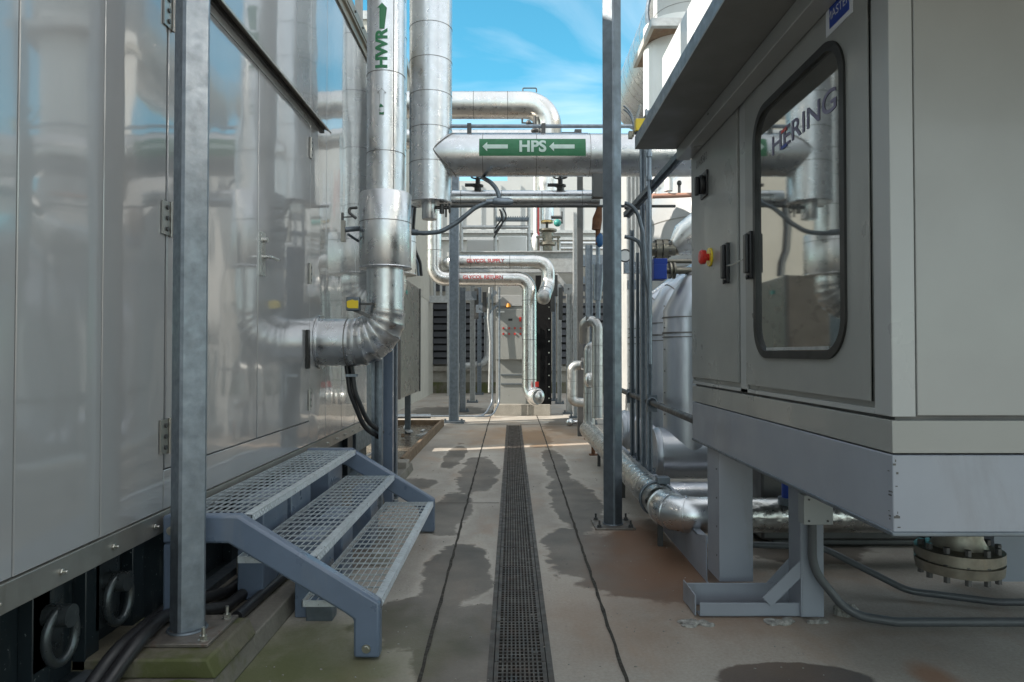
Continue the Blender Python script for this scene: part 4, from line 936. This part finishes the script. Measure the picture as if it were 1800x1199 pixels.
# base frame at the leg foot
bf = thing('foot_frame', 'pale painted angle frame with diagonal braces on the floor by the enclosure leg', 'frame', (1.4,4,0))
m = MB(); a0 = P(1208,1060,4.12).x; a1 = P(1420,1060,4.0).x
m.box(a0,a1+.08,4.14,4.148,.005,.135); m.box(a0,a1+.08,4.148,4.22,.005,.013); m.box(a0+.03,a1,3.95,3.958,.012,.085); m.box(a0+.03,a1,3.958,4.03,.005,.012); m.box(a0,a0+.008,3.95,4.22,.013,.13); m.build('angle', skid, bf, None, .002)
MB().obox(P(1348,1058,3.94), P(1425,982,3.94), .01, .07, 0, (0,0,1)).build('brace', skid, bf); MB().obox(P(1340,1048,4.16), P(1402,980,4.16), .01, .07).build('brace', skid, bf)
m = MB(); xa, xb_ = P(1400,0,3.93).x, P(1440,0,3.93).x; m.box(xa,xa+.008,3.93,4.10,.012,.905); m.box(xa+.008,xb_,3.93,3.938,.012,.905)
m.build('upright', skid, bf, None, .002)
jb = thing('junction_box', 'small square junction box on the foot frame under the enclosure edge', 'junction box', P(1439,897,3.85))
c = P(1439,897,3.85); m = MB(); m.box(c.x-.082,c.x+.082,3.85,3.93,c.z-.082,c.z+.082); m.build('box', enc_l, jb, None, .003)
m = MB()
for sx in (-.055,.05):
    for sz in (-.06,.06): m.cyl((c.x+sx,3.85,c.z+sz),(c.x+sx,3.844,c.z+sz),.006,n=8)
m.build('screws', steel_d, jb)
hose([Vector((c.x-.02,3.89,c.z-.08)),Vector((c.x-.02,3.89,.30)),Vector((c.x+.16,3.84,.06)),Vector((c.x+.4,3.80,.035)),Vector((4.2,3.80,.035))], .024, 'grey conduit dropping from the junction box and running right along the floor', None, dkc, 'conduit', 'conduit')
hose([Vector((1.52,4.62,.235)),Vector((2.05,4.55,.235)),Vector((2.45,4.25,.05)),Vector((2.9,4.1,.035)),Vector((4.2,4.1,.035))], .021, 'grey conduit sweeping from behind the foot frame down to the floor', None, dkc, 'conduit', 'conduit')
random.seed(11)
def lumps(lst, label, h):
    m = MB()
    for px, py, r in lst:
        c = F(px, py); 
        for k in range(7): m.blob((c.x+random.uniform(-r,r)*.8, c.y+random.uniform(-r,r)*.35, h*.3*random.random()), (r*random.uniform(.3,.6), r*.35, h*random.uniform(.5,1)), 7, .16)
    tag(m.build('sealant_lump', lump, None, None, 0, 25), label, 'sealant')
lumps([(1222,1097,.08)], 'crusty sealant blob at the left corner of the foot frame', .02)
lumps([(1375,1094,.09)], 'flat grey sealant blob in front of the foot frame', .02)
lumps([(1490,1082,.07)], 'crumpled white foam lump around the floor conduit', .09)
lumps([(1435,1094,.05)], 'small dark sealant blob left of the foam lump', .02)
# flange under the enclosure
fl = thing('pipe_flange', 'big bolted brass coloured flange hanging beneath the right enclosure', 'flange', (2.1,3.2,.5))
c = P(1685,972,3.25); m = MB()
m.lathe((c.x,c.y,c.z-.075), (0,0,1), [(0,.10),(0,.18),(.045,.185),(.047,.17),(.055,.17),(.057,.185),(.10,.185),(.11,.12),(.15,.10),(.22,.10),(.24,.14),(.5,.14)], 40); m.build('disc', pale_brass, fl)
for k in range(12):
    m = MB(); a_ = R(k*30+10); X, Y = c.x+.158*math.cos(a_), c.y+.158*math.sin(a_); m.cyl((X,Y,c.z-.105),(X,Y,c.z+.055),.015,n=6); m.build('bolt', steel_d, fl)
mb = MB(); mb.box(1.95,4.6,5.35,6.3,.06,.86); mb.box(2.05,4.5,5.4,6.2,0,.06); tag(mb.build('shade_housing', steel_d, None, None, .02), 'dark housing beneath the enclosure widened to deepen the shade', 'pump')  # dark block, stretched sideways to keep light out under the enclosure
vv = thing('blue_valve', 'small dark blue valve on the pipe behind the enclosure leg', 'valve', P(1387,860,4.9)); c = P(1387,862,4.9)
MB().cyl((c.x,4.9,c.z-.05),(c.x,4.9,c.z+.06),.05,n=16).build('cap', blue, vv); MB().cyl((c.x,4.9,c.z-.1),(c.x,4.9,c.z-.05),.075,n=16).build('base', galv_d, vv)

# ------------------------------------------------------------------ floor pipe along the right of the walkway
YE = 4.98
fp = thing('floor_pipe', 'crumpled foil wrapped pipe low beside the walkway turning under the enclosure', 'pipe', (1.18,7,.3))
XP = 1.17; zP = .345; rp_ = .125
m = MB(); pts = [(XP,10.6,zP)]; n = 40
for i in range(1, n): pts.append((XP, 10.6-(10.6-YE-.25)*i/n, zP))
rad = [rp_*(1+.03*math.sin(i*2.1)+random.uniform(-.02,.02)) for i in range(len(pts))]
m.sweep(pts, rad, 32); m.build('straight_run', foil, fp)
m = MB(); ar = bend([(XP,YE+.28,zP),(XP,YE,zP),(XP+.28,YE,zP)], .2, 8); m.sweep(ar, rp_+.004, 36)
for i in (0, 3, 6): 
    T = (Vector(ar[min(i+1,len(ar)-1)])-Vector(ar[i])).normalized(); m.sweep([Vector(ar[i]), Vector(ar[i])+T*.02], rp_+.010, 36)
m.build('elbow', alu, fp)
m = MB(); m.sweep([(XP+.26,YE,zP),(4.2,YE,zP)], rp_-.002, 32); bands(m, (XP+.26,YE,zP), (4.2,YE,zP), rp_-.002, .55, n=32); m.build('cross_run', [foil, seam], fp)
for Y in (5.4, 7.2, 9.2): MB().box(XP-.02,XP+.02,Y,Y+.03,0,zP-.1).build('stand', steel_d, fp)
m = MB(); m.torus((XP,5.55,zP),(0,1,0),rp_+.008,.012,32,6); m.box(XP+.0,XP+.10,5.50,5.60,zP+rp_,zP+rp_+.05); m.build('clamp', galv_d, fp, None, .003)
# channel rail carrying the struts
rl = MB(); rl.box(1.30,1.38,5.1,9.8,.36,.366); rl.box(1.30,1.306,5.1,9.8,.30,.36); rl.box(1.32,1.36,5.3,5.34,0,.36); rl.box(1.32,1.36,9.3,9.34,0,.36); tag(rl.build('channel_rail', skid), 'pale steel channel rail running behind the foil wrapped pipe', 'rail')
gS = 'vertical struts on the channel rail'
def strut(px, Y, w_, zt, label, m_=galv_d, z0=.366):
    x = P(px,700,Y).x; return chan(x, Y, w_, .05, z0, zt, label, m_, gS)
strut(1131, 6.75, .045, 3.7, 'left one of the paired struts right of the dark column', galv)
strut(1142, 6.6, .055, 3.9, 'right one of the paired struts right of the dark column', galv)
strut(1112, 7.6, .045, 2.9, 'slim strut close against the right edge of the dark column', galv_d)
strut(1122, 7.3, .03, 2.6, 'thinnest strut between the column and the paired struts', galv_d)
m = MB(); cz = P(1141,262,6.2); cb2 = P(1141,640,6.2); m.cyl((cz.x,6.2,cb2.z), (cz.x,6.2,3.6), .016, n=12)
for py in (272, 313): m.cyl((cz.x,6.2,P(0,py+4,6.2).z), (cz.x,6.2,P(0,py-4,6.2).z), .026, n=12)
tag(m.build('conduit', galv), 'thin vertical conduit dropping past the far corner of the canopy', 'conduit')
ds = MB(); ds.obox(P(1100,378,7.0), P(1215,250,5.4), .05, .05); ds.obox(P(1104,380,6.98), P(1219,254,5.38), .02, .05, 1); tag(ds.build('diagonal_strut', [galv_d, galv]), 'diagonal steel strut slanting up to the canopy corner', 'strut')
hose([P(1098,357,6.3),P(1110,359,6.3),P(1122,378,6.3),P(1130,410,6.3),P(1134,470,6.3),P(1140,515,6.3),P(1141,560,6.3)], .018, 'upper grey cable arching from the column down the paired struts', 'cables right of the column', galv_d, 'cable', 'cable')
hose([P(1098,416,6.35),P(1118,420,6.35),P(1128,430,6.35),P(1131,470,6.35),P(1138,505,6.35)], .018, 'lower grey cable arching from the column down the paired struts', 'cables right of the column', galv_d, 'cable', 'cable')
hose([P(1098,365,6.9),P(1140,366,6.9)], .02, 'short dark tube between the column and the paired struts', None, steel_d, 'tube', 'tube')
hz = 1.52-.36*1.34
hose([Vector((1.34,9.4,hz+.04)),Vector((1.34,4.9,hz-.01))], .03, 'dark conduit running at knee height behind the column toward the enclosure', None, black, 'conduit', 'conduit')
for Y, lb in ((6.55,'nearer'), (7.7,'farther')):
    m = MB(); m.box(1.30,1.39,Y,Y+.04,hz-.08,hz+.08); m.torus((1.34,Y-.01,hz+.01),(0,1,0),.045,.008,16,6)
    tag(m.build('conduit_clamp', galv_d), lb+' of the two clamps holding the dark conduit to the struts', 'clamp', 'clamps on the dark conduit')

# ------------------------------------------------------------------ grey ducts
gD = 'fat grey ducts behind the struts'
XD = 1.55+.25
def duct(label, Y, ztop):
    t = thing('duct', label, 'duct', (XD,Y,0), gD); r = .25
    m = MB(); m.sweep([(XD,Y,.5),(XD,Y,ztop-.12),(XD+.12,Y,ztop+.10),(XD+.55,Y,ztop+.42),(XD+1.6,Y,ztop+1.02)], r, 44)
    for p0, p1 in (((XD,Y,ztop-.14),(XD,Y,ztop-.13)),((XD,Y,1.72),(XD,Y,1.735)),((XD,Y,ztop-.34),(XD,Y,ztop-.33))): m.sweep([p0,p1], r+.006, 44, 1)
    d = Vector((.43,0,.32)).normalized(); q = Vector((XD+.14,Y,ztop+.115)); m.sweep([q, q+d*.012], r+.004, 44, 1); q = Vector((XD+.53,Y,ztop+.405)); m.sweep([q, q+d*.012], r+.006, 44, 1)
    for k in range(6): m.cyl((XD-r*.98,Y-.05,.9+k*.22), (XD-r*.98-.006,Y-.055,.9+k*.22), .008, n=6, m=1)
    m.build('riser', [alu_g, seam], t)
    m = MB(); m.lathe((1.44,Y,.5), (1,0,0), [(0,.20),(.0,.24),(.04,.262),(.07,.262),(.1,.258),(2.4,.258)], 44); m.torus((1.50,Y,.5),(1,0,0),.262,.006,40,6); m.build('header', [alu_g, seam], t)
duct('nearest fat grey duct beside the enclosure rising from a horizontal drum', 7.0, 2.02)
duct('middle fat grey duct mostly hidden by the paired struts', 7.95, 2.0)
duct('farthest fat grey duct seen left of the paired struts', 9.1, 1.98)
mb = MB(); mb.cyl((1.5,6.55,.16),(3.6,6.55,.16),.13,n=28); tag(mb.build('low_pipe', alu_g), 'dull grey pipe lying on the floor below the nearest duct', 'pipe')
# blue actuator, brass flange pipe
ba = thing('blue_actuator', 'bright blue actuator box on the grey pipe beside the enclosure', 'actuator', P(1160,470,6.9)); Y = 6.9
a, b2 = P(1149,491,Y), P(1172,454,Y); mb = MB(); mb.box(a.x,P(1168,0,Y).x+.02,Y,Y+.15,P(0,464,Y).z,b2.z); mb.box(a.x,b2.x,Y-.01,Y+.16,a.z,P(0,464,Y).z); mb.build('housing', blue, ba, None, .005)
mb = MB(); z_ = P(0,457,Y).z; mb.cyl((P(1168,0,Y).x,Y+.1,z_),(2.2,Y+.1,z_),.022,n=12); z_ = P(0,474,Y).z; mb.cyl((b2.x,Y+.08,z_),(2.2,Y+.08,z_),.035,n=14); mb.cyl((b2.x+.08,Y+.08,z_),(b2.x+.10,Y+.08,z_),.085,n=20); mb.cyl((b2.x+.04,Y+.08,z_),(b2.x+.06,Y+.08,z_),.085,n=20); mb.build('stem', pale_brass, ba)
bf_ = thing('brass_flange', 'yellowish bolted flange joining a sunlit sloping pipe', 'flange', P(1165,438,9)); Y = 9
mb = MB(); c = P(1160,438,Y); d = Vector((1,-.1,0)).normalized()
for t0, t1, r_ in ((-.12,-.05,.09),(-.05,.02,.135),(.035,.10,.135),(.10,.2,.09)): mb.cyl(c+d*t0, c+d*t1, r_, n=28)
for k in range(8): a_ = R(k*45+20); o_ = Vector((0,math.cos(a_),math.sin(a_)))*.115; mb.cyl(c+d*-.08+o_, c+d*.13+o_, .012, n=6, m=1)
mb.build('disc', [pale_brass, steel_d], bf_)
mb = MB(); mb.sweep([c+d*.18, c+Vector((.35,0,.12)), c+Vector((1.4,-.2,.95))], [.10,.24,.26], 32); mb.build('sloping_pipe', alu_b, bf_)
# pipe cluster past the column
ri_ = thing('pipe_loop', 'upper silver pipe loop with rounded top left of the dark column', 'pipe', P(1050,600,10)); Y = 10.2
mb = MB(); mb.sweep(bend([P(1027,600,Y+.3),P(1027,566,Y+.1),P(1050,562,Y),P(1050,735,Y)], .12, 8), .08, 24); bands(mb, P(1050,590,Y), P(1050,735,Y), .08, .3, n=24); mb.build('pipe', [alu_o, seam], ri_)
ri_ = thing('pipe_loop', 'second silver pipe with domed top joining the foil wrapped pipe', 'pipe', P(1035,680,10.5)); Y = 10.6
mb = MB(); mb.sweep(bend([P(1048,640,Y+.3),P(1046,612,Y+.1),P(1036,602,Y),P(1036,760,Y)], .1, 8), .09, 24); bands(mb, P(1036,640,Y), P(1036,760,Y), .09, .3, n=24); mb.build('pipe', [alu_o, seam], ri_)
mb = MB(); mb.blob(P(1037,668,Y-.15), (.09,.09,.12), 10); mb.build('cap', alu_b, ri_)
ri_ = thing('pipe_loop', 'small low silver pipe loop standing left of the other loops', 'pipe', P(1005,690,12)); Y = 11.8
mb = MB(); mb.sweep(bend([P(1024,642,Y),P(1005,642,Y),P(1005,706,Y),P(1026,708,Y)], .1, 8), .08, 22); bands(mb, P(1005,655,Y), P(1005,700,Y), .08, .25, n=22); mb.build('pipe', [alu_o, seam], ri_)
mb = MB(); mb.sweep([P(1022,640,Y),P(1028,640,Y)], .11, 12); mb.sweep(bend([P(1022,636,Y-.1),P(1023,650,Y-.1),P(1040,649,Y-.3),P(1046,646,Y-.4)], .03, 3), .02, 8); mb.build('valve', steel_d, ri_)
mb = MB(); c = F(1012,748); mb.cyl(c+V(-.1,0,.07), c+V(.25,0,.07), .045, n=14); mb.blob(c+V(-.12,0,.07), (.09,.09,.08), 8); tag(mb.build('drain_pipe', alu), 'short drain pipe end lying on the floor beneath the small loop', 'pipe')
mb = MB(); 
for px, pb in ((1033,772),(1043,800)):
    c = P(px,760,10.0); c2_ = F(px, pb); mb.cyl((c2_.x,c2_.y,0),(c2_.x,c2_.y,.35),.03,n=10); mb.box(c2_.x-.06,c2_.x+.06,c2_.y-.06,c2_.y+.06,0,.015)
tag(mb.build('rusty_stand', rusty), 'rusty pipe stand under the far end of the foil wrapped pipe', 'stand')
# grey tapered guard, brown hanger by column
mb = MB(); Y = 9.6; mb.sweep([P(1050,528,Y),P(1052,466,Y)], [.055,.085], 20); mb.cyl(P(1051,560,Y), P(1051,528,Y), .035, n=12); mb.cyl(P(1051,466,Y), P(1051,330,Y), .03, n=12); tag(mb.build('lagged_standpipe', galv), 'grey tapered lagged standpipe just left of the dark column', 'pipe')
mb = MB(); Y = 8.3; mb.sweep([P(1048,404,Y),P(1050,385,Y),P(1054,365,Y)], [.055,.06,.03], 16); mb.cyl(P(1051,430,Y), P(1051,404,Y), .03, n=10); tag(mb.build('pipe_hanger', rusty), 'rust brown hanger close to the left edge of the dark column', 'hanger')
mb = MB(); Y = 8.3; c = P(1054,422,Y); mb.blob(c, (.05,.05,.09), 8); tag(mb.build('blue_tap', paint('tap_blue', (.02,.1,.25), .4)), 'little blue tap at the left edge of the dark column', 'tap')
mb = MB(); Y = 7.9; c = P(1098,450,Y); mb.cyl(c-V(0,.03,0), c+V(0,.03,0), .07, n=28); mb.torus(c-V(0,.03,0),(0,1,0),.07,.008,28,6,1); tag(mb.build('pressure_gauge', [white, steel_d]), 'round dial gauge peeking out right of the dark column', 'gauge')
mb = MB(); Y = 9.2; a = P(1098,480,Y); b2 = P(1128,460,Y); mb.box(a.x,b2.x,Y,Y+.1,a.z,b2.z); mb.box(P(1103,0,Y).x,P(1119,0,Y).x,Y+.02,Y+.1,P(0,508,Y).z,P(0,492,Y).z); tag(mb.build('cross_beam', galv), 'short grey cross beam between the column and the paired struts', 'beam')
mb = MB(); a = P(1055,312,YH); mb.box(P(1042,0,7.7).x,P(1075,0,7.7).x,7.72,7.84,P(0,345,7.7).z,P(0,304,7.7).z); tag(mb.build('pipe_bracket', steel_d), 'dark bracket fixing the green labelled pipe to the column', 'bracket')

# ------------------------------------------------------------------ things above the canopy
ub = thing('white_duct_box', 'sunlit white duct box on top of the enclosure canopy', 'duct', (1.8,3,3.06))
MB().box(1.05,1.65,-1,4.75,3.09,3.60).build('casing', white, ub, None, .02); MB().box(1.02,1.08,-1,4.78,3.062,3.10).build('foot_rail', galv_p, ub)
sk = thing('white_stack', 'thick white vertical stack with a bracket plate behind the canopy', 'stack', (2.3,9.35,4.3)); Xs = P(1133,160,9.3).x+.48
m = MB(); m.cyl((Xs,9.35,4.3),(Xs,9.35,6.0),.48,n=48); m.build('lower_pipe', white, sk); m = MB(); m.cyl((Xs+.12,9.35,6.0),(Xs+.12,9.35,10.5),.46,n=48); bands(m,(Xs+.12,9.35,6.0),(Xs+.12,9.35,10.5),.46,.7,n=48); m.build('upper_pipe', [white_g, seam], sk)
m = MB(); zp = P(1145,45,8.65).z; x_ = P(1145,45,8.65).x; m.box(x_,x_+1.2,8.65,8.73,zp,zp+.1,1); m.box(x_,x_+.05,8.73,9.95,zp,zp+.1,2); m.box(x_+.05,x_+1.2,8.73,9.95,zp+.01,zp+.05); m.build('bracket_plate', [brackm, galv_p, cream], sk)  # light put into edge colours: left cream as sunlit, front grey as shaded
bp_ = thing('exhaust_duct', 'huge silver exhaust duct high behind the white stack', 'duct', (2.7,11,6.61))
m = MB(); m.cyl((2.7,10.1,6.61),(2.7,13.6,6.61),.68,n=56); bands(m,(2.7,10.1,6.61),(2.7,13.6,6.61),.68,.5,n=56); m.build('casing', [alu_b, seam], bp_)
m = MB(); m.torus((2.7,10.1,6.61),(0,1,0),.68,.03,48,8); m.build('end_ring', galv, bp_)
# silver ducts above the enclosure that the glossy wall mirrors
hd_ = thing('silver_duct', 'silver duct above the enclosure seen mirrored in the glossy wall', 'duct', (2.4,3,4.2))
m = MB(); m.sweep(bend([(2.35,-3,4.2),(2.35,4.2,4.2),(2.9,4.8,4.2)], .3, 6), .48, 48); bands(m,(2.35,-3,4.2),(2.35,4.0,4.2),.48,.8,n=48); m.build('casing', [alu_b, seam], hd_)
m = MB(); m.sweep(bend([(2.2,1.2,4.2),(2.2,1.2,6.2),(3.6,1.2,6.8)], .5, 6), .4, 40); m.build('branch', [alu_b], hd_)
m = MB(); m.sweep(bend([(3.2,-3,5.6),(3.2,5.6,5.6),(3.9,6.2,5.6)], .4, 6), .6, 48); bands(m,(3.2,-3,5.6),(3.2,5.4,5.6),.6,.7,n=48); tag(m.build('silver_duct', [alu_b, seam]), 'larger and higher silver duct above the enclosure mirrored in the glossy wall', 'duct')
# yellow lamp box at canopy corner
yb = thing('yellow_sensor', 'yellow sensor box with cables at the far corner of the canopy', 'sensor', P(1126,218,6.4)); Y = 6.4
a, b2 = P(1118,229,Y), P(1137,208,Y); m = MB(); m.box(a.x,b2.x,Y,Y+.08,a.z,b2.z); m.box(b2.x-.02,b2.x,Y+.01,Y+.07,b2.z,b2.z+.035,1); m.box(a.x,b2.x,Y+.01,Y+.09,a.z-.015,a.z,1); m.build('housing', [yellow, steel_d], yb, None, .004)
m = MB(); m.box(P(1105,0,Y).x,P(1112,0,Y).x,Y,Y+.05,P(0,242,Y).z,P(0,230,Y).z); m.sweep([P(1112,240,Y),P(1116,220,Y+.2),P(1126,185,Y+.9)], .012, 8); m.build('arm', pale_brass, yb)
for i, (o_, lb) in enumerate(((0,'outer one of two thin cables looping beside the yellow sensor'),(6,'inner one of two thin cables looping beside the yellow sensor'))):
    hose([P(1096,186+o_,6.5),P(1106,192+o_,6.5),P(1112,208+o_*.6,6.5),P(1114,225,6.5)], .009, lb, 'cables at the yellow sensor', galv, 'cable', 'cable')

# chipped paint on the skid corner, grit on the floor
random.seed(21)
m = MB()
for k in range(16):
    z_ = random.uniform(ZB0+.01, ZB1-.01); r_ = random.uniform(.002,.006)
    if k % 2: m.box(XC+random.random()*.02, XC+.004+random.random()*.02, Y0-.0012, Y0, z_, z_+r_*1.5)
    else: m.box(XC-.0012, XC, Y0+random.random()*.02, Y0+.02+random.random()*.01, z_, z_+r_)
m.build('chipped_paint', steel_d, ee)
m = MB()
for k in range(420):
    y_ = 2.6+random.random()**1.6*9; x_ = random.uniform(-1.2, 1.6)
    r_ = random.uniform(.002,.006); m.blob((x_,y_,r_*.4),(r_*random.uniform(.7,1.6),r_,r_*.7),3,.2, random.choice((0,0,1)))
g_ = m.build('floor_grit', [lump, conc]); g_['kind'] = 'stuff'; g_['label'] = 'tiny grit and flakes scattered over the concrete floor'

# more of the crowded far end
m = MB()
for px in (733,743,754,765,776,786): X = P(px,0,24.6).x; m.box(X-.04, X+.04, 24.6, 24.68, P(0,522,24.6).z, P(0,474,24.6).z)
m.box(P(728,0,24.6).x, P(792,0,24.6).x, 24.55, 24.7, P(0,532,24.6).z, P(0,520,24.6).z); m.box(P(728,0,24.6).x, P(792,0,24.6).x, 24.56, 24.69, P(0,478,24.6).z, P(0,472,24.6).z)
for px in (730,790): X = P(px,0,24.6).x; m.box(X-.06, X+.06, 24.56, 24.69, 0, P(0,472,24.6).z)
tag(m.build('bar_screen', galv_p), 'pale vertical bar screen in front of the upper left louvre', 'screen')
def simple_pipe(pts, r, mt_, nm, lb, ct_, bendr=.15): m = MB(); m.sweep(bend(pts, bendr, 5), r, 14); return tag(m.build(nm, mt_), lb, ct_)
Yq = 25.2
simple_pipe([P(859,545,Yq),P(859,640,Yq),P(800,645,Yq)], .13, galv_p, 'wall_duct', 'pale rounded duct framing the lower right corner of the middle louvre', 'duct', .5)
tt = thing('cable_tray', 'perforated cable tray with black cables above the white box on the rack', 'tray', P(900,385,18.4)); Yt = 18.4
m = MB(); m.box(P(872,0,Yt).x, P(930,0,Yt).x, Yt, Yt+.3, P(0,386,Yt).z, P(0,382,Yt).z)
for k in range(14): X = P(873+k*4,0,Yt).x; m.box(X, X+.025, Yt-.01, Yt, P(0,386,Yt).z-.03, P(0,382,Yt).z+.03)
m.build('rail', galv_d, tt)
m = MB()
for a_ in ((878,368,886,380,870,402),(884,366,892,381,869,410),(880,372,884,392,868,418)): m.sweep(bend([P(a_[0],a_[1],Yt-.05),P(a_[2],a_[3],Yt-.05),P(a_[4],a_[5],Yt-.05)], .2, 5), .022, 8)
m.build('cables', black, tt)
Yv = 16.5
for i, (px, pt, pb) in enumerate(((971,486,548),(985,505,562),(976,482,520),(852,512,548),(838,505,560))):
    m = MB(); X = P(px,0,Yv+i*.07).x; m.box(X-.05, X+.05, Yv+i*.07, Yv+.05+i*.07, P(0,pb,Yv).z, P(0,pt,Yv).z)
    m.cyl((X,Yv-.02+i*.07,P(0,pb-4,Yv).z), (X,Yv+i*.07,P(0,pb-4,Yv).z), .03, n=8)
    tag(m.build('hanger_strap', steel_d), ['first dark hanger strap right of the black duct','third dark hanger strap right of the black duct','short dark hanger strap under the rack beam right of the black duct','dark hanger strap left of the control cabinet under the glycol pipes','dark hanger strap nearest the thick grey post under the glycol pipes'][i], 'strap', 'dark hanger straps under the rack')
fpost(971,977,705,490,'thin grey post immediately right of the black duct', galv)
simple_pipe([P(861,505,16.6),P(858,560,16.6),P(862,600,16.6),P(860,690,16.6)], .03, galv_p, 'conduit', 'pale wavy cable bundle hanging left of the control cabinet', 'conduit')
m = MB(); m.box(P(1012,0,18).x, P(1100,0,18).x, 18, 18.2, P(0,468,18).z, P(0,448,18).z); m.box(P(1012,0,18).x, P(1100,0,18).x, 18, 18.1, P(0,498,18).z, P(0,486,18).z)
tag(m.build('cross_beam', galv), 'pair of grey cross beams right of the tall mottled post', 'beam')
for i, px in enumerate((716, 722, 727)):
    simple_pipe([P(px+4,350,9.9),P(px,400,9.9),P(px+3,440,9.9),P(px+12,462,9.9),P(px+14,485,9.9)], .02, [galv_p,galv,black][i], 'cable', ['pale cable hanging right of the sunlit riser','grey cable hanging between the pale and the black cable by the sunlit riser','black cable hanging farthest right of the sunlit riser'][i], 'cable')
# tide line streaks and bolts on the steps
for yy in (y0-.001,):
    for (X, Z) in ((-1.69,.64),(-.72,.06)):
        m = MB(); m.cyl((X,yy,Z),(X,yy-.010,Z),.014,n=6); m.cyl((X,yy,Z),(X,yy-.003,Z),.022,n=16); m.build('bolt', bolt_m, st)
